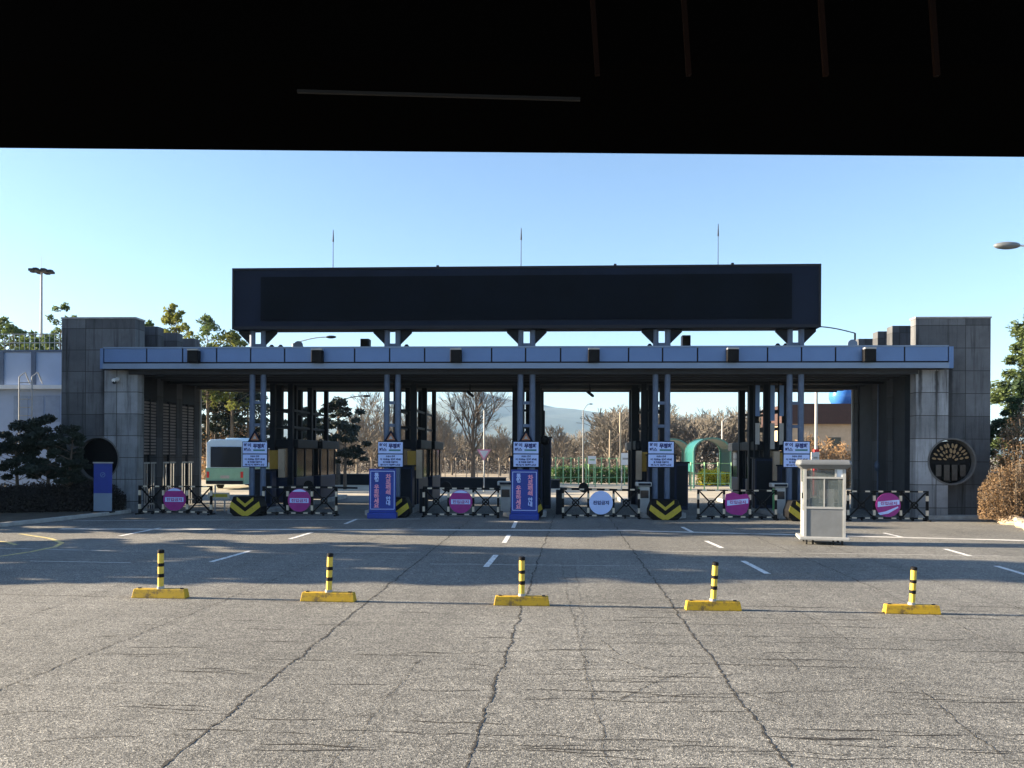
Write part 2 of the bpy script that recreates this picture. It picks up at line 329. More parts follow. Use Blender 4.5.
# ================================================================== GROUND
def sheet(name, x0, x1, y0, y1, z, m, kind='structure'):
    mb = MB(); mb.add([(x0, y0, z), (x1, y0, z), (x1, y1, z), (x0, y1, z)], [(0, 1, 2, 3)]); o = mb.build(name, m); o['kind'] = kind; return o
sheet('ground', -9000, 9000, -300, 12000, -0.012, M['far'])
mb = MB(); gl0 = gnd(0, 527); gl1 = gnd(128, 513)
mb.add([(-60, -20, 0), (60, -20, 0), (60, 46, 0), (-60, 46, 0)], [(0, 1, 2, 3)])
tag(mb.build('road', M['asphalt']), kind='structure')
M['far_pave'] = mat('pale_pavement', (0.36, 0.32, 0.25), 0.9, 0, 0.2, 0.4, 0.2, 10)
sheet('forecourt_pavement', -70, 70, 46, 74, -0.004, M['far_pave'])

# cracks, joints and a painted shadow line: jagged ribbons
def jag(p, q, seed, amp, n):
    rnd = random.Random(seed); p = Vector(p); q = Vector(q); d = q - p; s = Vector((-d.y, d.x, 0)).normalized(); out = []
    for i in range(n + 1):
        t_ = i / n; off = noise.noise(Vector((t_ * d.length * 1.9, seed, 0))) * amp * 2 + rnd.uniform(-1, 1) * amp * 0.35; out.append(p + d * t_ + s * off)
    return out
def ribbon(mb, pts, wf, z):
    vs = []; n = len(pts)
    for i, p in enumerate(pts):
        d = (pts[min(i + 1, n - 1)] - pts[max(i - 1, 0)]); s = Vector((-d.y, d.x, 0)).normalized(); w = wf(i / (n - 1)) / 2
        vs += [(p.x + s.x * w, p.y + s.y * w, z), (p.x - s.x * w, p.y - s.y * w, z)]
    mb.add(vs, [(2 * i, 2 * i + 1, 2 * i + 3, 2 * i + 2) for i in range(n - 1)])
mb = MB(); rr = random.Random(3)
longs = [((330, 768), (420, 660), .010), ((610, 768), (560, 560), .012), ((590, 690), (575, 560), .01), ((160, 768), (470, 520), .04), ((466, 768), (525, 600), .035), ((524, 600), (560, 500), .04), ((790, 768), (683, 620), .035), ((683, 620), (600, 505), .045),
         ((1024, 655), (880, 590), .02), ((880, 590), (720, 522), .035), ((-6, 692), (215, 604), .02), ((215, 604), (420, 520), .02), ((1000, 755), (920, 690), .018), ((0, 625), (150, 575), .014), ((1024, 610), (780, 530), .02), ((850, 640), (700, 560), .014)]
for i, (a, b, w) in enumerate(longs):
    A, B = gnd(*a), gnd(*b); L = (B - A).length; n = max(14, int(L * 26))
    pts = jag(A, B, i * 3.7, 0.028, n); ws = [w * .78 * (.22 + 1.15 * rr.random() ** 2.0) for _ in range(n + 1)]; pts = [p_ + Vector((rr.uniform(-1, 1), rr.uniform(-1, 1), 0)) * .011 for p_ in pts]
    ribbon(mb, pts, lambda t_, ws=ws, n=n: ws[int(t_ * n)], 0.004)
    for k in range(int(L * 1.6)):       # side cracks
        p = pts[rr.randrange(len(pts))]; q = p + Vector((rr.uniform(-.5, .5), rr.uniform(-.25, .25), 0))
        ribbon(mb, jag(p, q, k + i * 9.1, .03, 8), lambda t_: .009 * (1.1 - t_), 0.005)
A, B = gnd(-30, 594), gnd(1050, 617)     # bollards' long shadows, painted as one dark line along the row
ribbon(mb, jag(A, B, 77, 0.012, 260), lambda t_: .016, 0.0045)
for k in range(150):                       # transverse shrinkage cracks
    y = 5.2 + rr.random() ** 1.4 * 8.3; x = rr.uniform(-.8, .8) * y * .75; L = rr.uniform(.25, 1.7) * (1.0 if x > -1 else .7); dy = rr.uniform(-.07, .07) * L
    wd = rr.uniform(.006, .016)
    ribbon(mb, jag((x, y, 0), (x + L, y + dy, 0), k * 1.3 + 100, 0.035, max(6, int(L * 14))), lambda t_, wd=wd: wd * (0.25 + math.sin(math.pi * t_)) * (0.6 + .8 * abs(math.sin(t_ * 37))), 0.0035)
for (a, b) in [((520, 700), (860, 690)), ((860, 690), (1030, 700)), ((350, 655), (600, 650)), ((640, 575 + 60), (1000, 640)), ((330, 730), (700, 742)), ((600, 640), (620, 655)), ((600, 655), (660, 672)), ((620, 700), (660, 680)), ((660, 680), (700, 672)), ((780, 655), (800, 670)), ((735, 690), (790, 706)), ((40, 742), (140, 735)), ((0, 715), (60, 712)), ((820, 745), (1024, 752))]:
    A, B = gnd(*a), gnd(*b); ribbon(mb, jag(A, B, a[0] * .3, .04, 40), lambda t_: .010 * (.3 + abs(math.sin(t_ * 23))), 0.0042)
tag(mb.build('pavement_cracks_and_shadow', M['crack_shadow']), kind='structure')

# lane dashes
mb = MB()
def dash(a, b, w=.13):
    A, B = gnd(*a), gnd(*b); d = (B - A).normalized(); s = Vector((-d.y, d.x, 0)) * w / 2
    mb.add([(A + s).to_tuple()[:2] + (.004,), (A - s).to_tuple()[:2] + (.004,), (B - s).to_tuple()[:2] + (.004,), (B + s).to_tuple()[:2] + (.004,)], [(0, 1, 2, 3)])
for a, b in [((211, 562), (250, 551)), ((290, 539), (312, 532.5)), ((345, 524), (357, 519)), ((486, 567), (496, 555)), ((504, 543), (509, 535)), ((513, 528), (516, 521.5)),
             ((768, 574), (743, 561)), ((722, 548), (706, 541)), ((692, 532), (682, 527)), ((1030, 576), (996, 566)), ((970, 556), (945, 549)), ((905, 538), (884, 533)), ((120, 536), (160, 528))]:
    dash(a, b)
tag(mb.build('lane_markings', M['white_paint']), kind='structure')
# light streaks painted as worn crosswise lines in front of the gate, and edge lines on the left
mb = MB()
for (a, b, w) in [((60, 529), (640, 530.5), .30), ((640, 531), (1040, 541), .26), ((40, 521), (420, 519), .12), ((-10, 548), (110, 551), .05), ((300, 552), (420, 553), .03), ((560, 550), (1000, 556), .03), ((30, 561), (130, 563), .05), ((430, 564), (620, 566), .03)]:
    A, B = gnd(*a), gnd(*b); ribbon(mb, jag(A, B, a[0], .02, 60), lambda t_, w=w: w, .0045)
tag(mb.build('cross_light_streaks', M['streak_paint']), kind='structure')
mb = MB()
pts = [gnd(-10, 558), gnd(30, 552), gnd(55, 547), gnd(62, 543), gnd(50, 538.5), gnd(20, 534)]
ribbon(mb, pts, lambda t_: .12, .005)
ribbon(mb, [gnd(-5, 541), gnd(8, 542.5), gnd(16, 545)], lambda t_: .12, .005)
tag(mb.build('curved_edge_line', M['yellow_line']), kind='structure')

# ================================================================== GATE
G = 32.0
def X(px, Y=G): return at(px, 480, Y).x
def Z(px, py, Y=G): return at(px, py, Y).z
XL0, XL1 = X(61), X(134.5); XR0, XR1 = X(912), X(990)
def boolcut(o, cut):
    md = o.modifiers.new('b', 'BOOLEAN'); md.object = cut; md.operation = 'DIFFERENCE'; md.solver = 'EXACT'
    bpy.context.view_layer.update(); dg = bpy.context.evaluated_depsgraph_get(); me = bpy.data.meshes.new_from_object(o.evaluated_get(dg))
    o.modifiers.clear(); o.data = me; bpy.data.objects.remove(cut)
ZT = Z(512, 317)      # tower top
CLX, CRX = X(99, G - .4), X(950.5, G - .4); CZ0 = CZ = Z(512, 461, G - .4); CR = 0.86

def tower(side):
    if side < 0: x0, x1, cx = XL0, XL1, CLX; jx = X(85)
    else: x0, x1, cx = X(915), XR1, CRX; jx = X(965)
    t = empty('concrete_tower', ((x0 + x1) / 2, G, 0), 0,
              'tall grey concrete gate tower left of the lanes, dark round opening behind a blue banner' if side < 0 else 'tall grey concrete gate tower right of the lanes with openwork tree roundel and stain streaks', 'tower', 'concrete end towers of the gate')
    c = Vector(t.location); zt = ZT - (.13 if side > 0 else 0); CZ = CZ0 + (.07 if side > 0 else 0)
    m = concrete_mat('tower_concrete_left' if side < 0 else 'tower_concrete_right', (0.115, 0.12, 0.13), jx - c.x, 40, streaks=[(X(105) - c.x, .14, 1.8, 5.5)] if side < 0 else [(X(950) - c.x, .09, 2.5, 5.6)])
    # main slab with a hole
    o = MB().box(x0 - c.x, x1 - c.x, 0, .75 if side < 0 else .45, 0, zt).build('wall', m, t)
    k = MB().disc((cx - c.x, CZ), CR, -1, 2, 48).build('cut', m, t); boolcut(o, k)
    o = MB().box(x0 - c.x - .03, x1 - c.x + .03, -.03, .78 if side < 0 else .48, zt, zt + .07).build('coping', M['kerb'], t, bevel=.01)
    # pilaster that carries the canopy
    px0, px1 = (X(104, G - .5), X(137, G - .5)) if side < 0 else (X(915.5, G - .5), X(948, G - .5))
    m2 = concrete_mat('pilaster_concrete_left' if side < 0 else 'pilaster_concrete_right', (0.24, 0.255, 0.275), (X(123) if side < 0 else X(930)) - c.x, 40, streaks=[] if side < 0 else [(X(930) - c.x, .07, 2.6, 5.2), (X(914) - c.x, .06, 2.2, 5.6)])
    o = MB().box(px0 - c.x, px1 - c.x, -.5, -.003, 0, Z(512, 371)).build('pilaster', m2, t, bevel=.015)
    k = MB().disc((cx - c.x, CZ), CR, -1, 2, 48).build('cut', m2, t); o.modifiers.clear(); boolcut(o, k)
    MB().box(x0 - c.x - .1, x1 - c.x + .1, -.56, .8, 0, .16).build('plinth', M['kerb'], t, bevel=.02)
    MB().ring((cx - c.x, CZ), CR + .05, CR - .012, -.525, -.004, 48).build('opening_rim', M['soffit_l'], t)
    return t, c, cx
tl, cl, cxl = tower(-1)
MB().disc((cxl - cl.x, CZ), CR - .004, -.25, -.2, 32).build('back_plate', M['black'], tl)
tr_, cr_, cxr = tower(1)
# tree emblem of the right roundel: bronze leaves on a dark disc
M['bronze'] = mat('bronze_leaf', (0.27, 0.18, 0.09), 0.55, 0.2, 0.25, 12)
ox = cxr - cr_.x
MB().disc((ox, CZ), CR - .004, -.25, -.2, 40).build('back_plate', M['black'], tr_)
mb = MB(); rnd = random.Random(5)
for r_, n_, l_ in ((.24, 5, .17), (.43, 9, .18), (.63, 12, .19)):
    for k in range(n_):
        a = R(8 + 164 * (k + .5) / n_ + rnd.uniform(-3, 3)); c_ = (ox + math.cos(a) * r_, CZ + .05 + math.sin(a) * r_); ll = l_ * .45 * rnd.uniform(.8, 1.15); ww = ll * rnd.uniform(.4, .62); d = (math.cos(a + rnd.uniform(-.3, .3)), math.sin(a)); 
        pts = []
        for q in range(10):
            w_ = 2 * math.pi * q / 10; u, v = math.cos(w_) * ll, math.sin(w_) * ww; pts.append((c_[0] + d[0] * u - d[1] * v, c_[1] + d[1] * u + d[0] * v))
        mb.prism(pts, -.41, -.39)
mb.build('bronze_leaves', M['bronze'], tr_)
mb = MB()
for i, dx in enumerate((-.55, -.24, .05, .36)): mb.box(ox + dx, ox + dx + .2, -.41, -.37, CZ - .66 + (.16 if i in (0, 3) else 0), CZ - .06)
mb.build('emblem_slabs', mat('bronze_dark', (.05, .045, .04), .5, .3, .3, 5), tr_)

# side walls behind the towers: rows of piers
def sidewall(side):
    x = (XL1 if side < 0 else XR0)
    nm = 'row of concrete piers with brown slatted panels and rails beside the leftmost lane' if side < 0 else 'plain dark concrete pier wall beside the rightmost lane'
    t = empty('side_wall', (x, G, 0), 0, nm, 'wall', 'pier walls running back from the towers'); s = -side
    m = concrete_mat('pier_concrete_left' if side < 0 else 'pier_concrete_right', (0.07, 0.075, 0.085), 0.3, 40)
    ys = (1.9, 3.7, 5.5) if side < 0 else (1.95, 3.45, 5.65)
    for i, y in enumerate(ys):
        zt = ZT - .02 - (.08 if side > 0 else 0)
        w = 1.0 if side < 0 else (.85, .45, .75)[i]
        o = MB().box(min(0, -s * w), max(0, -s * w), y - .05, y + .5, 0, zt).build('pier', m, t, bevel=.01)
    if side < 0:
        prev = .78
        for i, y in enumerate(ys):
            mb = MB()
            for k in range(17):
                z = 2.35 + k * .135; mb.box(-.09, -.04, prev, y - .06, z, z + .085)
            mb.build('slat_panel', M['brown_slat'], t)
            fr = MB(); mid = (prev + y - .06) / 2
            fr.box(-.13, -.02, mid - .04, mid + .04, 0.9, 4.7); fr.box(-.13, -.10, prev, y - .06, 2.3, 4.65); fr.build('panel_frame', M['dark_steel'], t)
            rl = MB()
            for k in range(5):
                yy = prev + .15 + (y - prev - .35) * k / 4; rl.tube((-.05, yy, 0), (-.05, yy, 1.95), .022, n=6)
            rl.box(-.08, -.02, prev, y - .06, 1.95, 2.02); rl.box(-.08, -.02, prev, y - .06, .2, .26); rl.build('railing', M['off'], t)
            MB().box(-.3, 0.0, prev, y - .06, 4.7, 6.0).build('upper_panel', M['dark_steel'], t)
            prev = y + .5
        MB().box(-.02, .05, 6.02, 6.12, 0, 6).build('edge_post', M['off'], t)
    else:
        mb = MB(); prev = .78
        for y in ys: mb.box(.05, .25, prev, y - .06, 0, 5.95); prev = y + .5
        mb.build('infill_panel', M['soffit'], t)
        MB().box(-.06, .02, 6.17, 6.29, 0, 6).build('edge_post', M['off'], t)
        MB().tube((-.05, 3.2, 0), (-.05, 3.2, 5.9), .035).sphere((-.08, 3.2, 2.0), .12, 8, (1, 1, 2)).build('conduit', M['post_blue'], t)
sidewall(-1); sidewall(1)

# canopy
Yf = G - 1.0
cx0, cx1 = X(99.5, Yf), X(953, Yf)
zt, zm, zb0, zb = Z(512, 347.5, Yf), Z(512, 361.5, Yf), Z(512, 363.2, Yf), Z(512, 368.5, Yf)
can = empty('gate_canopy', ((cx0 + cx1) / 2, G, 0), 0, 'long flat canopy with blue grey aluminium fascia spanning all the lanes', 'canopy'); cc = (cx0 + cx1) / 2
# panels
joints_px = [103, 146, 182, 216, 250, 284, 318, 354, 389, 424, 458, 491, 525, 560, 594, 628, 662, 697, 732, 767, 801, 835, 868, 904, 948]
mb = MB()
for a, b in zip(joints_px[:-1], joints_px[1:]):
    mb.box(X(a, Yf) - cc + .03, X(b, Yf) - cc - .03, -1.0, -.96, zm, zt)
for a, b in ((99.5, 103), (948, 953)): mb.box(X(a, Yf) - cc + .01, X(b, Yf) - cc - .01, -1.02, -.9, zb, zt)
mb.build('fascia_panels', M['alu'], can)
MB().box(cx0 - cc + .02, cx1 - cc - .02, -.955, -.9, zb, zt - .01).build('fascia_backing', M['gap'], can)
MB().box(X(103, Yf) - cc, X(948, Yf) - cc, -1.06, -.955, zb, zb0).build('fascia_lower_trim', M['alu_light'], can)
MB().box(X(103, Yf) - cc, X(948, Yf) - cc, -1.03, -.9, zt, zt + .05).build('fascia_capping', M['alu_light'], can)
YB = 8.6
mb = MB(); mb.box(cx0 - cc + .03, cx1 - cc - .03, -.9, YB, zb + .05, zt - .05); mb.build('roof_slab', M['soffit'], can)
mb = MB()
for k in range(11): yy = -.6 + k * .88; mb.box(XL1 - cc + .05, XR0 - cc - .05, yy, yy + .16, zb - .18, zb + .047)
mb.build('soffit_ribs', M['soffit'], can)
MB().box(XL1 - cc + .02, XR0 - cc - .02, 5.6, 5.9, zb - .27, zb - .19).build('rear_beam', M['soffit_l'], can)
MB().box(XL1 - cc + .02, XR0 - cc - .02, 2.7, 2.95, zb - .26, zb - .19).build('middle_beam', M['dark_steel'], can)
islX = [X(257), X(391), X(525.5), X(661), X(795)]
for ix in islX:
    for (dy, dxx, w) in ((2.9, -.38, .22), (2.9, .42, .22), (5.7, -.38, .22), (5.7, .42, .22), (8.1, -.2, .2), (8.1, .5, .2), (4.4, -.62, .3), (4.4, .1, .22), (6.9, -.5, .28), (7.0, .2, .2)):
        m_ = MB(); m_.box(ix + dxx - cc - w / 2, ix + dxx - cc + w / 2, dy - w / 2, dy + w / 2, .2, zb - .2)
        m_.build('column', M['dark_steel'], can)
    for zz in (3.55, 4.3):
        for b_ in ((ix - .5 - cc, ix + .55 - cc, 2.95, 3.0), (ix - .42 - cc, ix - .36 - cc, 3.1, 8), (ix + .4 - cc, ix + .46 - cc, 3.1, 8)): MB().box(*b_, zz, zz + .1).build('column_tie', M['dark_steel'], can)

# display board
Ys = G - .55
DB = empty('display_board', (X(525.5, Ys), Ys, 0), 0, 'long dark electronic message board raised on paired steel posts above the canopy', 'display board'); dx = DB.location.x
sx0, sx1 = X(231.5, Ys - .3), X(820, Ys - .3); s0, s1 = Z(512, 328.5, Ys - .3), Z(512, 266.8, Ys - .3)
MB().box(sx0 - dx, sx1 - dx, -.3, .55, s0, s1).build('casing', M['casing'], DB, bevel=.03)
ix0, ix1 = X(260, Ys - .3), X(791, Ys - .3); sz0, sz1 = Z(512, 320, Ys - .3), Z(512, 275.5, Ys - .3)
MB().box(ix0 - dx, ix1 - dx, -.33, -.302, sz0, sz1).build('screen', M['screen'], DB)
mb = MB(); mb.box(sx0 - dx, sx1 - dx, -.34, -.302, s0, s0 + .12); mb.box(sx0 - dx, sx1 - dx, -.34, -.302, s1 - .06, s1 + .02); mb.box(sx0 - dx, sx0 - dx + .08, -.34, -.302, s0 + .121, s1 - .061); mb.box(sx1 - dx - .08, sx1 - dx, -.34, -.302, s0 + .121, s1 - .061)
mb.build('border_trim', M['gap'], DB)
post_px = [(252, 263), (386.5, 397.5), (520, 532), (655, 667), (789, 800.5)]
Yp = Ys + .12
for a, b in post_px:
    xa, xb = X(a, Yp) - dx, X(b, Yp) - dx
    for x_ in (xa, xb): MB().tube((x_, .12, .2), (x_, .12, s0 - .003), .115, n=14).build('post', M['post_blue'], DB, smooth=False)
    for zz in (zt + .12, 4.4, 3.5): MB().box(xa + .1, xb - .1, .06, .18, zz, zz + .12).build('cross_tie', M['post_blue'], DB)
    for x_, s in ((xa, -1), (xb, 1)): MB().prism([(x_, s0 - .65), (x_ + s * .1, s0 - .55), (x_ + s * .55, s0 - .1), (x_ + s * .55, s0 - .004), (x_, s0 - .004)], .07, .17).build('bracket', M['dark_steel'], DB)
for a, t_ in ((332, 228), (520, 228), (717, 226)):
    x_ = X(a, Yp) - dx; m_ = MB(); m_.tube((x_, .12, s1), (x_, .12, Z(512, t_ + 12, Yp)), .016, .012, 6); m_.tube((x_, .12, Z(512, t_ + 12, Yp)), (x_, .12, Z(512, t_, Yp)), .035, .012, 6); m_.build('lightning_rod', M['dark_steel'], DB)
m_ = MB()
for a in (437, 614, 731): x_ = X(a, Yp) - dx; MB().box(x_ - .05, x_ + .05, 0, .1, s1 + .02, s1 + .16).build('top_fitting', M['dark_steel'], DB)
x_ = X(538, Yp) - dx; m_.box(x_ - .28, x_ + .28, -.1, .2, s1 + .021, s1 + .07); m_.build('cable_box', M['dark_steel'], DB)

# lane lamps on the fascia
def fbox():
    t = empty('lane_signal_box', (0, 0, 0), 0, '', 'signal box', 'black signal boxes on the canopy fascia')
    MB().box(-.22, .22, -.26, 0, -.30, .17).build('housing', M['black'], t, bevel=.02)
    MB().box(-.21, .21, -.30, -.05, .172, .23).build('hood', M['off'], t)
    MB().box(-.17, .17, -.27, -.262, -.25, .12)  .build('lens', M['black'], t); return t
p0 = fbox(); labs = ['leftmost black signal box on the fascia, near the left tower', 'black signal box on the fascia between the first and second post pairs', 'black signal box on the fascia between the second and third post pairs', 'black signal box on the fascia between the third and fourth post pairs', 'black signal box on the fascia between the fourth and fifth post pairs', 'rightmost black signal box on the fascia, near the right tower']
for i, a in enumerate((195, 318, 456, 593, 731, 867)):
    o = p0 if i == 0 else clone(p0, (0, 0, 0)); o.location = (X(a, Yf), Yf - .02, Z(512, 355, Yf)); o['label'] = labs[i]

# things on the canopy roof
def speaker(a, w, h, y, lab, py=346):
    t = empty('roof_box', (X(a, y), y, zt - .05), 0, lab, 'equipment box', 'boxes standing on the canopy roof')
    MB().box(-w / 2, w / 2, -.2, .2, .12, h).build('case', M['casing'], t, bevel=.02); MB().box(-w / 2 + .06, w / 2 - .06, -.215, -.203, .2, h - .08).build('grille', M['black'], t)
    MB().tube((0, 0, 0), (0, 0, .12), .05).build('foot', M['dark_steel'], t)
speaker(365, .36, .62, G + .6, 'small dark box on the canopy roof left of the second post pair')
speaker(685, .34, .72, G + .6, 'tall dark box with pale edge on the canopy roof right of the fourth post pair')
for a, lab in ((271, 'short dark stub vent on the canopy roof just right of the first post pair'), (280, 'short dark stub vent, second one right of the first post pair'), (406, 'short dark stub vent right of the second post pair'), (649, 'short dark stub vent left of the fourth post pair'), (777, 'short dark stub vent left of the fifth post pair'), (785, 'short dark stub vent closest to the fifth post pair')):
    t = empty('roof_vent', (X(a, G), G, zt - .05), 0, lab, 'roof vent', 'stub vents on the canopy roof')
    MB().tube((0, 0, 0), (0, 0, .24), .07).build('pipe', M['post_blue'], t); MB().tube((0, 0, .24), (0, 0, .32), .11, .05).build('cap', M['dark_steel'], t)

# cameras hanging under the canopy
def seccam(name, loc, lab, drop=.5):
    t = empty(name, loc, 0, lab, 'camera', 'surveillance cameras on the gate')
    MB().tube((0, 0, 0), (0, 0, drop), .03).build('stem', M['dark_steel'], t); m_ = MB(); m_.bar((-.12, -.1, .06), (.12, .05, -.12), .12); m_.build('housing', M['dark_steel'], t, bevel=.01); MB().tube((.1, .05, -.1), (.16, .07, -.15), .05).build('lens', M['black'], t); return t
seccam('surveillance_camera', at(470, 393, G + 3), 'small camera hanging over the lane between the second and third post pairs', .4)
seccam('surveillance_camera', at(590, 393, G + 3), 'small camera hanging over the lane between the third and fourth post pairs', .4)
t = empty('wall_camera', (X(118, G - .5), G - .503, Z(512, 381, G)), 0, 'small white camera on the pale pilaster of the left tower', 'camera')
MB().box(-.09, .09, -.05, 0, -.1, .12).build('bracket', M['off'], t); MB().tube((0, -.05, .02), (0, -.38, -.06), .075, n=10).build('housing', M['white'], t); MB().sphere((0, -.3, -.12), .08, 10).build('dome', M['glass_dark'], t)

# islands
names = ['first', 'second', 'third', 'fourth', 'fifth']
for i, ix in enumerate(islX):
    m_ = MB(); m_.prismz([(ix - .85, G - .9), (ix - .45, G - 1.25), (ix + .45, G - 1.25), (ix + .85, G - .9), (ix + .85, G + 11), (ix - .85, G + 11)], 0, .2)
    tag(m_.build('traffic_island', M['kerb'], bevel=.02), f'raised concrete lane island under the {names[i]} post pair from the left', 'traffic island', 'lane islands of the toll gate')
# signs on post pairs
def sign():
    t = empty('lane_sign', (0, 0, 0), 0, '', 'sign', 'pale blue two panel signs on the post pairs')
    MB().box(-.49, .49, -.03, 0, .02, .47).build('upper_panel', M['lilac'], t, bevel=.008)
    MB().box(-.49, .49, -.03, 0, -.5, -.02).build('lower_panel', M['lilac'], t, bevel=.008)
    MB().box(-.52, .52, .002, .03, -.53, .5).build('back_frame', M['casing'], t)
    text('하이', 'lettering', M['navy'], t, -.3, -.032, .355, .15, .3, bold=.05); text('패스', 'lettering', M['navy'], t, -.3, -.032, .175, .14, .3, bold=.05)
    text('무정차', 'lettering', M['navy'], t, .18, -.032, .32, .2, .5, bold=.07); MB().box(-.06, .41, -.036, -.032, .12, .185).build('green_bar', M['green_print'], t)
    for s_, z_, w_ in (('요금소 안내', -.09, .36), ('이 차로는 현재 폐쇄', -.21, .82), ('옆 차로를 이용하여', -.32, .58), ('주시기 바랍니다', -.43, .8)): text(s_, 'lettering', M['navy'], t, 0, -.032, z_, .082, w_, bold=.05)
    return t
sg = sign()
for i, (a, y_) in enumerate(((255, 454), (390.5, 454), (526, 454), (661, 454), (796.5, 454))):
    o = sg if i == 0 else clone(sg, (0, 0, 0)); p = at(a, y_, Yp - .15); o.location = p
    o['label'] = f'pale blue two panel lane sign on the {names[i]} post pair from the left'
def tri():
    t = empty('warning_triangle', (0, 0, 0), 0, '', 'warning sign', 'small triangular signs above the lane signs')
    MB().prism([(-.3, 0), (.3, 0), (0, .48)], -.03, 0).build('plate', M['casing'], t); MB().prism([(-.17, .07), (.17, .07), (0, .36)], -.036, -.031).build('reflector', M['orange'], t); MB().prism([(-.08, .12), (.08, .12), (0, .26)], -.041, -.037).build('centre', M['off'], t); return t
tg = tri()
for i, a in enumerate((255, 391, 526)):
    o = tg if i == 0 else clone(tg, (0, 0, 0)); o.location = at(a, 442, Yp - .15); o['label'] = f'small dark triangle with orange centre above the {names[i]} lane sign from the left'

# chevron crash cushions
def cushion():
    t = empty('crash_cushion', (0, 0, 0), 0, '', 'crash cushion', 'yellow and black chevron cushions at the island noses')
    out = [(-.68, .16), (-.5, 0), (.5, 0), (.68, .16), (.68, .42), (.52, .82), (-.52, .82), (-.68, .42)]
    MB().prism(out, 0, .7).build('body', M['black'], t, bevel=.03)
    m_ = MB()
    def V(z0, z1, w=.68):    # v-shaped band clipped at the sides
        import itertools
        m_.prism([(0, z0), (0, z1), (-w, z1 + w * .78), (-w, z0 + w * .78)], -.012, -.002); m_.prism([(0, z0), (w, z0 + w * .78), (w, z1 + w * .78), (0, z1)], -.012, -.002)
    V(.38, .52, .36); 
    m_.prism([(0, .03), (0, .19), (-.60, .62), (-.665, .40), (-.30, .12), (-.1, .01)], -.012, -.002); m_.prism([(0, .03), (.1, .01), (.30, .12), (.665, .40), (.60, .62), (0, .19)], -.012, -.002)
    m_.build('chevrons', M['yellow2'], t); t.scale = (.9, 1, .93); return t
cu = cushion()
for i, (a, y_) in enumerate(((250, 515), (396, 514), (527, 515), (663.5, 517), (801, 519))):
    p = at(a, y_, G - 1.45); o = cu if i == 0 else clone(cu, (0, 0, 0)); o.location = (p.x, G - 1.95, 0)
    o['label'] = ['yellow and black chevron cushion at the leftmost island nose', 'chevron cushion mostly hidden behind the left blue banner', 'chevron cushion mostly hidden behind the middle blue banner', 'bright chevron cushion in full view at the fourth island nose', 'chevron cushion half hidden behind the white guard booth'][i]

# blue banners
def banner(a, lab, cols, tilt=0.):
    p = at(a, 513, G - 2.2); t = empty('banner_stand', (p.x, G - 2.3, 0), tilt, lab, 'banner', 'blue banners at the island noses')
    MB().box(-.5, .5, -.03, .02, .22, 1.86).build('panel', M['banner'], t, bevel=.01)
    m_ = MB(); m_.box(-.45, .45, -.036, -.032, .34, .36); m_.box(-.45, .45, -.036, -.032, 1.76, 1.78); m_.box(-.45, -.43, -.036, -.032, .361, 1.759); m_.box(.43, .45, -.036, -.032, .361, 1.759); m_.build('border_line', M['lilac'], t)
    MB().box(-.54, .54, -.25, .25, 0, .22).build('base', M['banner'], t, bevel=.03)
    (r1, r2), (l1, l2) = cols
    text(r1, 'lettering', M['pink'], t, .22, -.034, 1.28, .78, .2, vert=True, bold=.04); text(r2, 'lettering', M['lilac'], t, .22, -.034, .66, .34, .17, vert=True, bold=.03)
    text(l1, 'lettering', M['lilac'], t, -.22, -.034, 1.54, .34, .17, vert=True, bold=.03); text(l2, 'lettering', M['pink'], t, -.22, -.034, .84, .86, .2, vert=True, bold=.04)
banner(383, 'blue banner with pink Korean lettering at the second island nose', (('차로폐쇄', '안내'), ('통행', '우회하세요')), .08)
banner(524.5, 'blue banner with pink Korean lettering at the third island nose', (('차로폐쇄', '안내'), ('통행', '우회하세요')), -.03)

# toll booths on the islands
def booth(w=1.15):
    t = empty('toll_booth', (0, 0, 0), 0, '', 'toll booth', 'dark toll booths on the lane islands')
    L = 2.6
    MB().box(-w / 2, w / 2, 0, L, 0, 1.15).build('body', M['booth_blue'], t, bevel=.03)
    m_ = MB()
    for x_ in (-w / 2 + .05, w / 2 - .05):
        for y_ in (.05, L / 2, L - .05): MB().box(x_ - .05, x_ + .05, y_ - .05, y_ + .05, 1.153, 2.45).build('corner_post', M['dark_steel'], t)
    for x_ in (-w / 2 + .04, w / 2 - .04):
        MB().box(x_ - .01, x_ + .01, .12, L - .12, 1.16, 2.44).build('window', M['glass_dark'], t)
    MB().box(-w / 2 + .12, w / 2 - .12, .03, .05, 1.16, 2.44).build('window', M['glass_dark'], t)
    MB().box(-w / 2 - .14, w / 2 + .14, -.2, L + .2, 2.453, 2.85).build('roof', M['dark_steel'], t, bevel=.04)
    MB().box(-w / 2 + .15, w / 2 - .2, -.05, -.002, .35, 1.0).build('front_panel', M['booth_blue'], t); return t
bt = booth()
for i, ix in enumerate(islX):
    o = bt if i == 0 else clone(bt, (0, 0, 0)); o.location = (ix, G + 3.2, .2); o['label'] = f'dark toll booth on the {names[i]} lane island from the left'
    o = clone(bt, (ix + .1, G + 6.6, .2), 0, f'rear dark toll booth at the far end of the {names[i]} lane island')
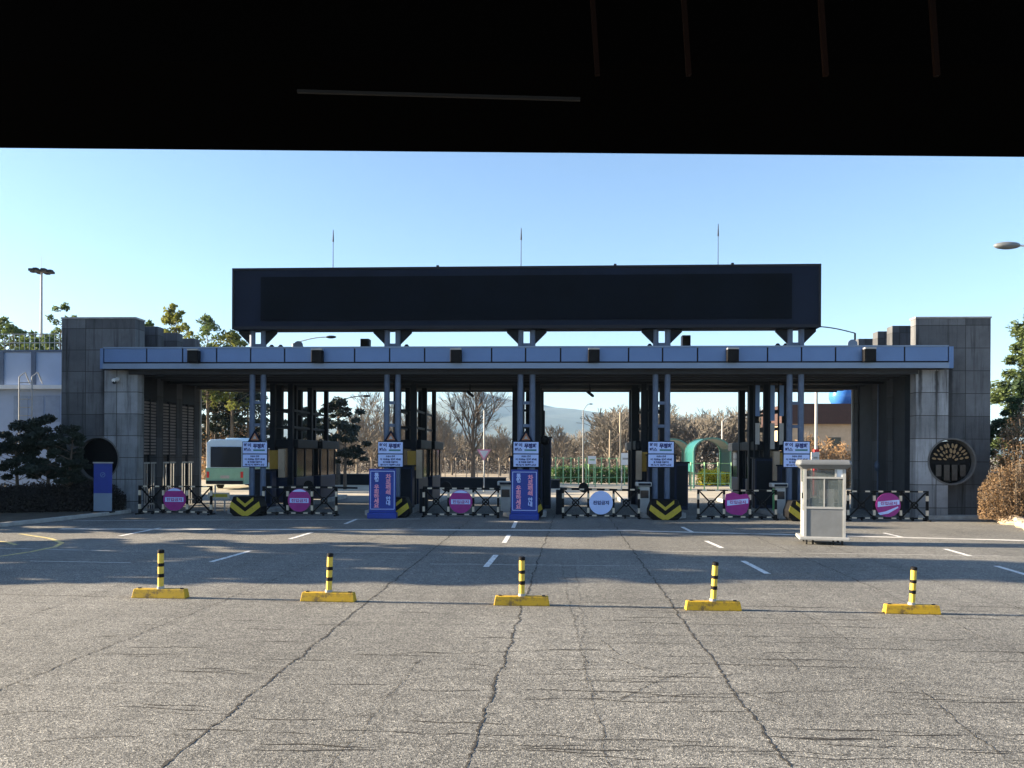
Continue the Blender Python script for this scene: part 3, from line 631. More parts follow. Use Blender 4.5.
# equipment cabinets, ticket machines, ochre displays
def machine():
    t = empty('ticket_machine', (0, 0, 0), 0, '', 'ticket machine', 'pale ticket machines with green sides')
    MB().box(-.2, .2, 0, .4, 0, 1.0).build('cabinet', M['off'], t, bevel=.02); MB().box(-.205, -.2, .05, .35, .1, .95).build('side_panel', M['green'], t)
    MB().box(-.33, .28, -.06, .42, 1.0, 1.17).build('hood', M['off'], t, bevel=.03); MB().box(-.16, .16, -.012, -.002, .55, .85).build('display', M['glass_dark'], t); MB().box(-.24, .24, -.07, -.062, 1.04, 1.13).build('slot', M['dark_steel'], t); return t
mc = machine()
for i, (a, lab) in enumerate(((506, 'pale green sided ticket machine left of the middle blue banner'), (644, 'pale ticket machine left of the fourth chevron cushion'), (779, 'pale ticket machine left of the white guard booth'))):
    o = mc if i == 0 else clone(mc, (0, 0, 0)); o.location = (X(a, G - .5), G - .7, .2 if i else .2); o['label'] = lab
def disp():
    t = empty('fare_display', (0, 0, 0), 0, '', 'fare display', 'ochre fare displays beside the booths')
    MB().tube((0, .1, 0), (0, .1, 1.55), .05).build('pole', M['dark_steel'], t); MB().box(-.2, .16, 0, .2, 1.55, 2.35).build('panel', M['ochre'], t, bevel=.01); MB().box(.17, .40, 0, .25, 1.2, 2.4).build('side_case', M['beige'], t, bevel=.01); return t
ds = disp()
for i, (a, sx_) in enumerate(((274, 1), (412, 1), (646, -1), (784, -1))):
    o = ds if i == 0 else clone(ds, (0, 0, 0)); o.location = (X(a, G + 1.2), G + 1.2, .2); o.scale = (sx_, 1, 1); o['label'] = f'ochre fare display with pale side case on the {["first","second","fourth","fifth"][i]} island'
def cab(a, y, w, h, lab, m_='booth_blue'):
    t = empty('equipment_cabinet', (X(a, y), y, .2), 0, lab, 'cabinet', 'dark equipment cabinets on the islands')
    MB().box(-w / 2, w / 2, 0, .6, 0, h).build('case', M[m_], t, bevel=.02); MB().box(-w / 2 + .05, w / 2 - .05, -.012, -.002, .15, h - .1).build('door', M['dark_steel'], t); MB().box(-w / 2 - .05, w / 2 + .05, -.06, .66, h, h + .06).build('lid', M['dark_steel'], t)
cab(262, G + .5, .8, 1.5, 'dark cabinet behind the first pair of posts'); cab(400, G + .6, 1.0, 1.7, 'dark blue cabinet right of the left banner'); cab(526, G + .2, 1.3, 2.1, 'tall dark cabinet behind the middle banner')
cab(662, G + .5, 1.1, 2.2, 'tall dark blue cabinet above the fourth chevron cushion'); cab(682, G + .9, .5, 1.9, 'narrow dark cabinet right of the fourth post pair'); cab(792, G + .7, .9, 1.8, 'dark cabinet behind the fifth pair of posts'); cab(766, G + 2.2, .9, 2.1, 'dark cabinet left of the fifth island ticket machine')
cab(546, G + .9, .4, 2.9, 'narrow tall dark cabinet right of the middle banner')
t = empty('beacon_pole', (X(544, G + .3), G + .3, .2), 0, 'thin pole with a round dark beacon right of the middle lane sign', 'beacon'); MB().tube((0, 0, 0), (0, 0, 4), .03).build('pole', M['dark_steel'], t); MB().sphere((.02, -.05, 2.8), .2, 12).build('lamp', M['black'], t)
for a, lab, s in ((757, 'pale vertical board left of the fifth post pair, lane side', 0), (772, 'pale vertical board between the columns of the fifth island', .2), (781, 'pale vertical board closest to the fifth post pair', .0)):
    t = empty('vertical_board', (X(a, G + 2.4), G + 2.4, 0), 0, lab, 'board', 'pale vertical boards on the fifth island')
    MB().box(-.08, .1, 0, .04, 2.9 - s, 3.8).build('lower_board', M['off'], t); MB().box(-.08, .1, 0, .04, 4.1 - s, 5.4).build('upper_board', M['alu'], t); MB().box(-.14, -.081, 0, .06, .2, 5.7).build('post', M['dark_steel'], t)

# boom gates
def boom(x, y, L, lab, s=1):
    t = empty('boom_gate', (x, y, 0), 0, lab, 'boom gate', 'lowered boom gates across the lanes')
    MB().box(-.16, .16, -.16, .16, 0, 1.0).build('housing', M['dark_steel'], t, bevel=.02)
    m_ = MB(); m_.tube((0, -.2, 1.05), (s * L, -.2, 1.0), .06, .04); m_.build('arm', M['dark_steel'], t); MB().disc((s * .95, 1.1), .2, -.27, -.13, 16).build('counterweight', M['black'], t)
boom(X(424, G + .6), G + .6, 3.9, 'dark boom gate lowered between the second and third islands'); boom(X(560, G + .6), G + .6, 3.6, 'dark boom gate lowered between the third and fourth islands')
boom(X(288, G + 1), G + 1, 3.0, 'dark boom gate lowered between the first and second islands')
# small trestle, left lane
t = empty('warning_trestle', (X(220, G + .2), G + .2, 0), 0, 'low trestle with a yellow and black board left of the leftmost chevron cushion', 'trestle')
MB().box(-.5, .4, -.02, .02, .55, .8).build('board', M['stripe_w'], t); MB().box(-.4, .32, -.026, -.021, .61, .74).build('band', M['yellow2'], t)
MB().tube((-.2, 0, 0), (-.2, 0, 1.1), .03).build('leg', M['off'], t); MB().tube((.2, 0, 0), (.2, 0, .55), .03).build('leg', M['off'], t)

# striped barriers
def barrier(variant):
    t = empty('lane_barrier', (0, 0, 0), 0, '', 'barrier', 'black and white striped barriers closing the lanes')
    Wd, H = 2.88, 1.13; bay = Wd / 3; th_ = .06
    fr = MB()
    def striped(p, q, n, w=.05):
        p = Vector(p); q = Vector(q); fr.cur = 0; fr.bar(p, q, w); d = (q - p) / n; fr.cur = 1
        for k in range(n):
            a = p + d * (k + .3); b = p + d * (k + .66); a = a + Vector((0, -.0, 0)); fr.bar(a, b, w + .006)
    for z_ in (.1, H - .03): striped((-Wd / 2, 0, z_), (Wd / 2, 0, z_), 6)
    for i in range(4):
        x_ = -Wd / 2 + i * bay; striped((x_, 0, .04), (x_, 0, H - .0), 2, .08)
    fr.build('frame', [M['black'], M['stripe_w']], t)
    for i in (0, 2):
        br = MB(); x0 = -Wd / 2 + i * bay + .05; x1 = x0 + bay - .1
        br.bar((x0, .02, .14), (x1, .02, H - .08), .05); br.bar((x0, -.02, H - .08), (x1, -.02, .14), .05); c = ((x0 + x1) / 2, .59)
        br.ring(c, .14, .09, -.05, -.01, 16); br.build('brace', M['black'], t)
    for x_ in (-Wd / 2, Wd / 2): MB().box(x_ - .04, x_ + .04, -.28, .28, 0, .05).build('foot', M['black'], t)
    for x_ in (-Wd / 2 + .52, Wd / 2 - .52): MB().tube((x_ - .03, 0, .07), (x_ + .03, 0, .07), .07, n=12).build('wheel', M['black'], t)
    r = .45
    if variant == 'magenta':
        d = MB().disc((0, .6), r, -.09, -.05).build('disc', M['magenta'], t)
        m_ = MB().box(-.37, .37, -.098, -.091, .5, .68); m_.build('white_band', M['lilac'], t); text('진입금지', 'lettering', M['magenta'], t, 0, -.1, .59, .13, .62, bold=.03)
        MB().disc((0, .6), r - .02, -.096, -.091, 18, R(50), R(130)).build('top_flash', M['lilac'], t)
    elif variant == 'white':
        MB().disc((0, .6), r, -.09, -.05).build('disc', M['lilac'], t); text('진입금지', 'lettering', M['navy'], t, 0, -.094, .6, .16, .6, bold=.04)
    else:
        (MB().disc((0, .6), r, -.09, -.05) if variant == 'swoosh' else MB().prism([(-.40, .3), (-.2, .2), (.15, .16), (.34, .28), (.42, .5), (.46, .8), (.36, .98), (.1, .94), (-.15, 1.03), (-.42, .96), (-.46, .6)], -.09, -.05)).build('disc', M['magenta'], t)
        MB().prism([(-.38, .52), (.40, .62), (.40, .80), (-.38, .72)], -.098, -.091).build('white_band', M['lilac'], t); text('진입금지', 'lettering', M['magenta'], t, 0.01, -.1, .665, .13, .6, bold=.03)
        if variant == 'swoosh': MB().prism([(-.38, .3), (-.1, .36), (.35, .55), (.36, .50), (.0, .28), (-.3, .22)], -.098, -.091).build('white_swoosh', M['lilac'], t)
    return t
b1 = barrier('magenta'); b2 = barrier('white'); b3 = barrier('shield'); b4 = barrier('swoosh')
spec = [(175.5, b1, 0, 'striped barrier with magenta disc at far left beside the slatted piers'), (300, b1, 1, 'striped barrier with magenta disc between the first and second islands'), (461, b1, 1, 'striped barrier with magenta disc between the two blue banners'),
        (601, b2, 0, 'striped barrier with the pale blue white disc in the middle lane'), (737, b3, 0, 'striped barrier with magenta shield sign just left of the guard booth'), (887.5, b4, 0, 'striped barrier with magenta and white swoosh sign in front of the right tower')]
for a, src, cp, lab in spec:
    o = clone(src, (0, 0, 0)) if cp else src; o.location = (X(a, G - 1.3), G - 1.3, 0); o['label'] = lab; o.rotation_euler.z = random.Random(a).uniform(-.03, .03)

# ================================================================== guard booth in front
P = gnd(824.5, 545); gb = empty('guard_booth', (P.x, P.y, 0), R(-11), 'small pale grey portable guard booth on castors standing right of centre before the gate', 'guard booth')
w = .535; L = .85
MB().box(-w - .12, w + .10, -.1, L + .1, .13, .22).build('base', M['off'], gb, bevel=.02)
o = MB().box(-w + .06, w - .06, 0.02, .05, .22, .975).build('front_panel', M['booth_grey'], gb)
m_ = MB()
for x_, y_ in ((-w, 0), (w - .07, 0), (-w, L - .07), (w - .07, L - .07)): MB().box(x_, x_ + .07, y_, y_ + .07, .221, 2.06).build('corner_post', M['off'], gb)

for b_ in ((-w + .071, w - .071, 0, .06, .98, 1.035), (-w + .071, w - .071, 0, .06, 1.80, 1.85), (.26, .31, 0, .06, 1.851, 2.06)): MB().box(*b_).build('window_frame', M['off'], gb)
MB().box(-.02, .005, .01, .05, 1.036, 1.799).build('window_frame', M['off'], gb)
MB().tube((-w - .02, .2, 1.25), (-w - .02, .2, 1.4), .02).build('door_handle', M['dark_steel'], gb)
MB().box(-w + .08, w - .08, .025, .035, 1.036, 1.799).build('window', M['glass'], gb)
MB().box(-w + .08, .255, .025, .035, 1.851, 2.055).build('vent_window', M['glass'], gb); MB().box(.315, w - .08, .02, .035, 1.851, 2.055).build('air_panel', M['white'], gb)
m_ = MB(); m_.box(-w + .01, -w + .05, .072, L - .072, .222, .9); m_.build('side_door', M['off'], gb); MB().box(-w + .02, -w + .035, .09, L - .09, .95, 2.0).build('window', M['glass'], gb)
m_ = MB(); m_.box(-w - .03, -w - .002, .3, .36, .9, 1.7); m_.build('door_rail', M['white'], gb)
MB().box(w - .05, w - .01, .072, L - .072, .222, .9).build('side_panel', M['booth_grey'], gb); MB().box(w - .035, w - .02, .09, L - .09, .95, 2.0).build('window', M['glass'], gb)
MB().box(-w + .08, w - .08, L - .05, L - .02, .222, 1.1).build('back_panel', M['booth_grey'], gb); MB().box(-w + .08, w - .08, L - .045, L - .03, 1.12, 2.0).build('window', M['glass'], gb)
MB().frustum((-w - .02, w + .02, -.02, L + .02), (-w - .14, w + .14, -.13, L + .12), 2.062, 2.16).build('eaves', M['booth_grey'], gb)
MB().frustum((-w - .15, w + .15, -.14, L + .13), (-w - .11, w + .11, -.1, L + .1), 2.16, 2.31).build('roof', M['booth_grey'], gb, bevel=.05)
MB().box(-.5, .35, .35, .75, .95, 1.0).build('desk', M['off'], gb); MB().box(.12, .3, .4, .5, 1.0, 1.5).build('cooler', M['white'], gb)
MB().box(-.35, -.1, .4, .5, 1.0, 1.25).build('phone_box', M['off'], gb)
for x_, y_ in ((-w + .08, .05), (w - .08, .05), (w - .3, .08), (-w + .25, .1), (-w + .08, L - .05), (w - .08, L - .05)): MB().tube((x_ - .02, y_, .07), (x_ + .02, y_, .07), .068, n=14).build('castor', M['rubber'], gb)

# ================================================================== bollards
def bollard():
    t = empty('rubber_bollard', (0, 0, 0), 0, '', 'bollard', 'yellow and black flexible bollards across the road')
    MB().frustum((-.46, .46, -.09, .09), (-.435, .435, -.065, .065), 0, .15).build('base', M['yellow'], t, bevel=.012)
    p = empty('post', (0, 0, 0)); COL.objects.unlink(p); bpy.data.objects.remove(p)
    H = .66; m_ = MB(); r = .048; zs = [.15, .34, .40, .52, .575, .66, .74, .785, .80]
    cols = [0, 1, 0, 1, 0, 0, 1, 1]; cols = [0, 1, 0, 1, 0, 0, 1, 1]
    for k in range(8):
        m_.cur = cols[k]; rr_ = r + (.006 if cols[k] else 0) - (.0 if k < 7 else 0)
        m_.tube((0, 0, zs[k]), (0, 0, zs[k + 1]), rr_, rr_ if k < 7 else rr_ * .7, 16)
    m_.build('post', [mat('post_yellow', (0.60, 0.42, 0.05), .5, 0, .15, 9), M['black']], t); m_ = MB()
    MB().tube((0, 0, .15), (0, 0, .19), .058, n=16).build('collar', M['off'], t); m_ = MB()
    for x_ in (-.36, .36): MB().tube((x_, 0, .149), (x_, 0, .163), .03).build('anchor_bolt', M['dark_steel'], t)
    return t
bo = bollard()
bl = ['leftmost yellow and black bollard of the row of five', 'second bollard from the left with a scuffed yellow base', 'middle bollard of the row of five', 'second bollard from the right, leaning slightly right', 'rightmost bollard, leaning slightly right']
for i, (a, y_, tilt) in enumerate(((158.0, 598.5, .0), (327, 602, .03), (521.5, 606, 0), (714, 611, .05), (914, 614.5, .05))):
    o = bo if i == 0 else clone(bo, (0, 0, 0)); P = gnd(a, y_); o.location = (P.x, P.y + .09, 0); o['label'] = bl[i]; o.scale = ((1, .98, .97, .94, .9)[i],) * 3; o.rotation_euler.z = (.0, -.02, .02, .01, -.03)[i]
    for c in kids(o):
        if c.name.startswith('post'): c.rotation_euler.y = tilt
S_b = 1

# ================================================================== vegetation
def leafcloud(mb, centers, n, size, rnd, flat=1.0):
    """centres = [(x,y,z,r)]: small leaf faces in each clump"""
    for (x, y, z, r) in centers:
        for _ in range(n):
            u = Vector((rnd.gauss(0, 1), rnd.gauss(0, 1), rnd.gauss(0, 1))).normalized() * r * rnd.random() ** .45
            c = Vector((x + u.x, y + u.y, z + u.z * flat)); a = Vector((rnd.gauss(0, 1), rnd.gauss(0, 1), rnd.gauss(0, 1))).normalized(); b = a.orthogonal().normalized(); s = size * rnd.uniform(.5, 1.3)
            mb.add([c - a * s, c + b * s * .45, c + a * s, c - b * s * .45], [(0, 1, 2, 3)])
def branch(mb, p, d, L, r, depth, rnd, tips, spread=.55, n=(2, 4), upw=.12, sides=5, minr=.006):
    segs = 3 if depth > 1 else 2; q = p
    for k in range(segs):
        d = (d + Vector((rnd.gauss(0, .1), rnd.gauss(0, .1), rnd.gauss(0, .06) + upw * .3))).normalized(); q2 = q + d * L / segs
        ra = r * (1 - .45 * k / segs); rb = r * (1 - .45 * (k + 1) / segs); mb.tube(q, q2, max(minr, ra), max(minr, rb), sides if depth > 1 else 3, cap=False)
        if depth > 0 and k < segs - 1 and rnd.random() < .8:
            s = Vector((rnd.gauss(0, 1), rnd.gauss(0, 1), rnd.gauss(0, .6))).normalized(); branch(mb, q2, (d + s * spread * 1.5).normalized(), L * .6, rb * .55, depth - 1, rnd, tips, spread, n, upw, sides, minr)
        q = q2
    if depth <= 0: tips.append(q); return
    for _ in range(rnd.randint(*n)):
        s = Vector((rnd.gauss(0, 1), rnd.gauss(0, 1), rnd.gauss(0, .7))).normalized(); branch(mb, q, (d + s * spread).normalized(), L * rnd.uniform(.6, .82), r * .55, depth - 1, rnd, tips, spread, n, upw, sides, minr)
def bare_tree(loc, H, rnd_seed, label, group=None, m='bark_pale', depth=4, spread=.5, trunk=.28, r=.12, name='bare_tree', minr=.012, parent=None, upw=.3):
    rnd = random.Random(rnd_seed); t = empty(name, loc, 0, label, 'tree', group)
    tk = MB(); tk.tube((0, 0, -.1), (0, 0, H * trunk), r * 1.25, r, 8, cap=False); tk.build('trunk', M[m], t)
    mb = MB(); tips = []
    for k in range(5):
        w_ = 2 * math.pi * k / 5 + rnd.uniform(-.4, .4); branch(mb, Vector((0, 0, H * trunk * rnd.uniform(.8, 1))), Vector((math.cos(w_) * .6, math.sin(w_) * .6, 1)).normalized(), H * .26, r * .6, depth - 1, rnd, tips, spread, minr=minr, upw=upw)
    branch(mb, Vector((0, 0, H * trunk)), Vector((0, 0, 1)), H * .3, r * .8, depth, rnd, tips, spread, minr=minr, upw=upw)
    mb.build('crown', M[m], t); return t, tips
def leafy_tree(loc, H, W_, seed, label, m='needle', group=None, name='pine_tree', trunk=.35, clumps=40, leaves=70, size=.16, flat=.55, r=.12, cat='tree', openness=1.0):
    rnd = random.Random(seed); t = empty(name, loc, 0, label, cat, group)
    tk = MB(); lim = MB(); top = Vector((rnd.uniform(-.3, .3), 0, H * .85)); tk.tube((0, 0, -.1), (top.x * .4, 0, H * trunk), r * 1.3, r, 8, cap=False); tk.tube((top.x * .4, 0, H * trunk), top, r, r * .3, 7, cap=False)
    cs = []
    for k in range(clumps):
        h = trunk + (1 - trunk) * rnd.random(); prof = math.sin(math.pi * min(1, max(.05, (h - trunk) / (1 - trunk) * .8 + .2))) ** .7
        w_ = rnd.uniform(0, 6.283); rad = W_ / 2 * prof * rnd.uniform(.25, 1); c = Vector((math.cos(w_) * rad + top.x * h, math.sin(w_) * rad, H * h)); cs.append((c.x, c.y, c.z, rnd.uniform(.28, .62) * W_ * .22 * openness))
        base = Vector((top.x * h * .8, 0, max(H * trunk * .8, c.z - rad * .5))); lim.tube(base, c, r * .28, r * .08, 4, cap=False)
    lim.build('limbs', M['bark'], t); tk.build('trunk', M['bark'], t)
    mb = MB(); leafcloud(mb, cs, leaves, size, rnd, flat); mb.build('crown', M[m], t); return t
def shrub(loc, sx, sy, H, seed, label, m, n=5000, size=.07, name='shrub', cat='shrub', group=None, stems=True, sm='bark_pale', ragged=.25):
    rnd = random.Random(seed); t = empty(name, loc, 0, label, cat, group); mb = MB()
    for _ in range(n):
        w_ = rnd.uniform(0, 6.283); rad = rnd.random() ** .5; h = rnd.random(); x = math.cos(w_) * rad * sx; y = math.sin(w_) * rad * sy
        lim_ = H * (1 - .45 * rad ** 3) * (1 + ragged * noise.noise(Vector((x * 2 + seed, y * 2, 0))))
        c = Vector((x, y, .04 + h * lim_)); a = Vector((rnd.gauss(0, 1), rnd.gauss(0, 1), rnd.gauss(0, 1))).normalized(); b = a.orthogonal().normalized(); s = size * rnd.uniform(.5, 1.3)
        mb.add([c - a * s, c + b * s * .5, c + a * s, c - b * s * .5], [(0, 1, 2, 3)])
    mb.build('foliage', M[m], t)
    if stems:
        sb = MB()
        for _ in range(int(60 * max(sx, .5))):
            w_ = rnd.uniform(0, 6.283); rad = rnd.random(); b0 = Vector((math.cos(w_) * sx * rad * .6, math.sin(w_) * sy * rad * .6, 0)); e = Vector((math.cos(w_) * sx * rad, math.sin(w_) * sy * rad, H * rnd.uniform(.7, 1.12) * (1 - .4 * rad ** 3))); sb.tube(b0, e, .014, .005, 4, cap=False)
        sb.build('stems', M[sm], t)
    return t
# --- left verge
mb = MB(); v0, v1 = gnd(-60, 533.5), gnd(128, 513.0)
kd = (v1 - v0).normalized(); kn = Vector((-kd.y, kd.x, 0))
verge = [(-60, v0.y - 0.2), (v0.x, v0.y), (v1.x, v1.y), (v1.x, G - .57), (-60, G - .57)]
mb.prismz(verge, .001, .12); tag(mb.build('left_verge', mat('verge_soil', (0.06, 0.05, 0.035), .95, 0, .4, 3, .8, 12)), kind='structure')
mb = MB(); s = kn * .16
mb.prismz([(v0.x, v0.y), (v1.x, v1.y), (v1.x - s.x, v1.y - s.y), (v0.x - s.x, v0.y - s.y)], 0.0, .14)
tag(mb.build('kerb', M['kerb'], bevel=.02), kind='structure')
hedge_l = []
for i in range(6):
    px = 5 + i * 19; P = at(px, 515, G - 2.3 + .28 * i); 
    shrub((P.x, P.y, .1), 1.0, .8, Z(px, 484, P.y) - .12, 40 + i, ['dark clipped hedge shrub at the left edge', 'second dark hedge shrub from the left edge', 'third dark hedge shrub from the left edge', 'fourth dark hedge shrub from the left edge', 'fifth dark hedge shrub, left of the blue standing banner', 'low dark hedge shrub beside the blue standing banner'][i], 'hedge', 6000, .05, 'hedge_shrub', 'hedge', 'dark hedge shrubs on the left verge', sm='bark')
for i, (px, py, Hh, Wd) in enumerate(((18, 424, 3.8, 3.0), (48, 420, 3.9, 3.0), (66, 430, 3.4, 1.8))):
    Y = G - .9 - .3 * i if i < 2 else G - 1.6; P = at(px, 515, Y); leafy_tree((P.x, Y, .1), Z(px, py, Y), Wd, 60 + i, ['small dark pine at the left edge behind the hedge', 'small dark pine with twisted trunk behind the hedge', 'thin dark pine touching the left tower'][i], 'needle_d', 'small pines on the left verge', clumps=44, leaves=230, size=.07, r=.06, flat=.5)
# blue and white standing banner
P = at(103, 511, G - 2.0); t = empty('standing_banner', (P.x, G - 2.0, 0.1), 0, 'narrow blue and white banner stand in front of the dark round opening', 'banner')
MB().box(-.36, .36, -.03, 0, .75, 1.9).build('upper_sheet', M['banner'], t); MB().box(-.36, .36, -.03, 0, .06, .747).build('lower_sheet', M['alu_light'], t); MB().box(-.38, .38, -.06, .03, 1.9, 1.95).build('top_rail', M['off'], t); MB().box(-.4, .4, -.15, .15, 0, .06).build('foot', M['dark_steel'], t)
m_ = MB(); m_.ring((0, 1.46), .1, .075, -.036, -.031, 20); m_.prism([(-.06, 1.42), (.0, 1.44), (.06, 1.5), (.02, 1.5)], -.036, -.031); m_.build('emblem', M['alu'], t)
# --- right verge
v0, v1 = gnd(992, 519.5), gnd(1060, 536)
mb = MB(); mb.prismz([(v0.x, v0.y), (v1.x, v1.y), (60, v1.y), (60, 45), (XR1 + .15, 45), (XR1 + .15, v0.y)], .001, .15); tag(mb.build('right_verge', MATS['verge_soil']), kind='structure')
def stone(P, r, seed, lab):
    rnd = random.Random(seed); m_ = MB().sphere((0, 0, 0), r, 10, (1.25, .8, .62)); vs = []
    for v in m_.v:
        n_ = 1 + .3 * noise.noise(Vector(v) * 2.4 / r * .5 + Vector((seed, 0, 0))); vs.append((v[0] * n_, v[1] * n_, v[2] * n_))
    m_.v = vs; o = m_.build('rock', M['rock'], smooth=False); o.location = (P.x, P.y, r * .35); o.rotation_euler.z = rnd.uniform(0, 6); tag(o, lab, 'rock', 'edging rocks on the right verge')
for i, (a, b_) in enumerate(((993, 519), (1003, 521), (1013, 524), (1022, 527), (1031, 530))):
    stone(gnd(a, b_ + .5), .27 + .04 * (i % 3), i, ['leftmost pale edging rock under the brown bush', 'second edging rock from the right tower', 'third edging rock from the right tower', 'edging rock at the right edge of view', 'edging rock just past the right edge'][i])
P = gnd(1012, 519); P = at(1020, 500, 30.0); shrub((P.x, 30.0, .1), 1.45, .75, 2.0, 11, 'rounded brown dry bush at the right edge in front of the tower', 'dry_red', 16000, .04, 'dry_bush', 'bush', 'brown dry bushes at the right')
P = gnd(1022, 514); P = at(1034, 500, 30.9); shrub((P.x, 30.9, .1), 1.6, .6, 4.0, 12, 'taller brown dry hedge behind the rounded bush at the right edge', 'dry_red', 17000, .045, 'dry_bush', 'bush', 'brown dry bushes at the right')
P = at(1018, 515, 40); leafy_tree((P.x + .8, 40, 0), 9.4, 4.6, 21, 'tall green conifer at the right edge beside the tower', 'needle_g', 'evergreens by the right tower', 'evergreen_tree', .18, 90, 130, .13, .8, .16)
P = at(1008, 515, 37); leafy_tree((P.x + .2, 37, 0), 5.8, 2.8, 22, 'dark low evergreen between the tower and the brown hedge', 'needle', 'evergreens by the right tower', 'evergreen_tree', .2, 50, 140, .12, .8, .1)
shrub((XR1 - .8, G + 3.4, 0), 1.2, .7, 3.0, 13, 'dry brown bush seen through the round tree opening', 'dry', 5000, .05, 'dry_bush', 'bush', 'brown dry bushes at the right')

# --- tall evergreens added out of view on the left to throw long shadows across the plaza
for i, (x_, y_, h_, w_, cl_) in enumerate(((-25, 17.9, 13.6, 4.8, 160), (-27, 15.8, 7.6, 3.6, 110), (-24, 20.6, 7.4, 2.6, 80), (-29, 18.3, 14, 4.8, 150), (-25, 26.8, 9.6, 4.2, 120), (-27, 30.6, 9.6, 4.6, 120), (-30, 27.2, 10.4, 4.4, 110), (-24, 24.3, 7.0, 1.8, 60), (-34, 25.8, 12.6, 4.2, 120), (-34, 28.6, 12.8, 4.8, 130), (-33, 31.8, 12.4, 4.8, 130), (-30, 33.2, 11.2, 4.4, 110))):
    leafy_tree((x_, y_, 0), h_, w_, 300 + i, ['tallest added evergreen in the near clump left of the road', 'short added evergreen at the near end of the left clump', 'small added evergreen at the far end of the near clump', 'added evergreen standing behind the tallest one left of the road', 'tall added evergreen beside the left verge hedge', 'tall added evergreen beside the service building', 'added evergreen set back in the far clump left of the road', 'smallest added evergreen, between the two clumps left of the road', 'nearest added evergreen of the back row left of the road', 'second added evergreen of the back row left of the road', 'third added evergreen of the back row left of the road', 'last added evergreen of the back row, beside the service building'][i], 'needle', 'evergreens added out of view to shade the road', 'evergreen_tree', .04, cl_, 170 if y_ < 23 else 120, .2, .6, .16, openness=.9)
# --- left building behind
Yb = 40
bx0, bx1 = at(-60, 400, Yb).x, at(66, 400, Yb).x; zr = Z(20, 352, Yb); zmid = Z(20, 387, Yb)
t = empty('service_building', ((bx0 + bx1) / 2, Yb, 0), 0, 'white clad service building with blue ribs left of the left tower', 'building'); bc = (bx0 + bx1) / 2
MB().box(bx0 - bc, bx1 - bc, 0, 6, 0, zr).build('wall', M['wallwhite'], t)
MB().box(bx0 - bc - .1, bx1 - bc + .1, -.35, -.002, zmid - .12, zmid + .08).build('ledge', M['white'], t)
m_ = MB()
for a in (2, 34): x_ = at(a, 370, Yb).x - bc; m_.box(x_ - .12, x_ + .12, -.06, -.003, zmid + .1, zr)
m_.box(bx0 - bc - .05, bx1 - bc + .05, -.06, 6.05, zr, zr + .1); m_.build('rib', M['post_blue'], t)
for a, b in ((14, 28), (30, 44), (46, 60)):
    MB().box(at(a, 400, Yb).x - bc, at(b, 400, Yb).x - bc, -.03, -.004, zmid - 1.8, zmid - .45).build('window', mat('pale_window', (.26, .33, .46), .3, 0, .1), t)
m_ = MB()
for a in (28.5, 41): x_ = at(a, 370, Yb).x - bc; m_.tube((x_, -.7, 2.4), (x_, -.7, Z(20, 378, Yb)), .035, n=6)
for k in range(9): z_ = 2.6 + k * .42; m_.tube((at(28.5, 370, Yb).x - bc, -.7, z_), (at(41, 370, Yb).x - bc, -.7, z_), .025, n=5)
for a in (28.5, 41):
    x_ = at(a, 370, Yb).x - bc; z_ = Z(20, 378, Yb); m_.tube((x_, -.7, z_), (x_ + .1, -.4, z_ + .25), .03, n=6); m_.tube((x_ + .1, -.4, z_ + .25), (x_ + .15, -.1, z_ - .3), .03, n=6)
m_.build('roof_ladder', M['off'], t)
m_ = MB()
for k in range(26): x_ = bx0 - bc + (bx1 - bx0) * k / 25; m_.tube((x_, .3, zr + .1), (x_, .3, zr + .95), .02, n=4)
for z_ in (.5, .95): m_.box(bx0 - bc, bx1 - bc, .28, .32, zr + z_, zr + z_ + .04)
m_.build('roof_railing', M['off'], t)
# high mast light
P = at(41, 400, 95); t = empty('high_mast_light', (P.x, 95, 0), 0, 'tall thin mast with a ring of floodlights rising above the left building', 'light mast')
zt_ = Z(41, 270, 95); MB().tube((0, 0, 0), (0, 0, zt_), .22, .12, 8).build('pole', M['off'], t); MB().tube((0, 0, zt_), (0, 0, zt_ + 1.8), .03, .02, 5).build('lightning_rod', M['off'], t)
MB().tube((0, 0, zt_ - .25), (0, 0, zt_ - .05), .75, n=16).build('ring', M['dark_steel'], t)
for k in range(8):
    w_ = 6.283 * k / 8; MB().box(math.cos(w_) * 1.1 - .25, math.cos(w_) * 1.1 + .25, math.sin(w_) * 1.1 - .25, math.sin(w_) * 1.1 + .25, zt_ - .3, zt_ - .0).build('floodlight', M['dark_steel'], t)

# street lamps
def lamp(x, y, h, arm, lab, rz=0, m='off', r=.07, grp='street lamps'):
    t = empty('street_lamp', (x, y, 0), rz, lab, 'street lamp', grp)
    MB().tube((0, 0, 0), (0, 0, h - .5), r * 1.4, r, 8).build('pole', M[m], t); m_ = MB(); p = Vector((0, 0, h - .5)); n = 6
    for k in range(n):
        a = (k + 1) / n; q = Vector((arm * a, 0, h - .5 + .5 * math.sin(a * math.pi / 2))); m_.tube(p, q, r * .7, r * .6, 6); p = q
    m_.build('arm', M[m], t); s = 1 if arm > 0 else -1
    hr = min(.42, abs(arm) * .35); MB().sphere((arm + s * hr * .8, 0, h), hr, 12, (1, .4, .28)).build('head', M['dark_steel'] if m != 'white' else M['booth_grey'], t, smooth=True); return t
P = at(1046, 250, 26); lamp(P.x + 1.2, 26, P.z + .15, -2.05, 'street lamp head reaching in from the right edge above the tower', m='white', r=.06)
P = at(855, 340, 60); lamp(P.x, 60, P.z + 1.0, -2.9, 'street lamp with curved arm rising behind the canopy right of the display board', m='dark_steel')
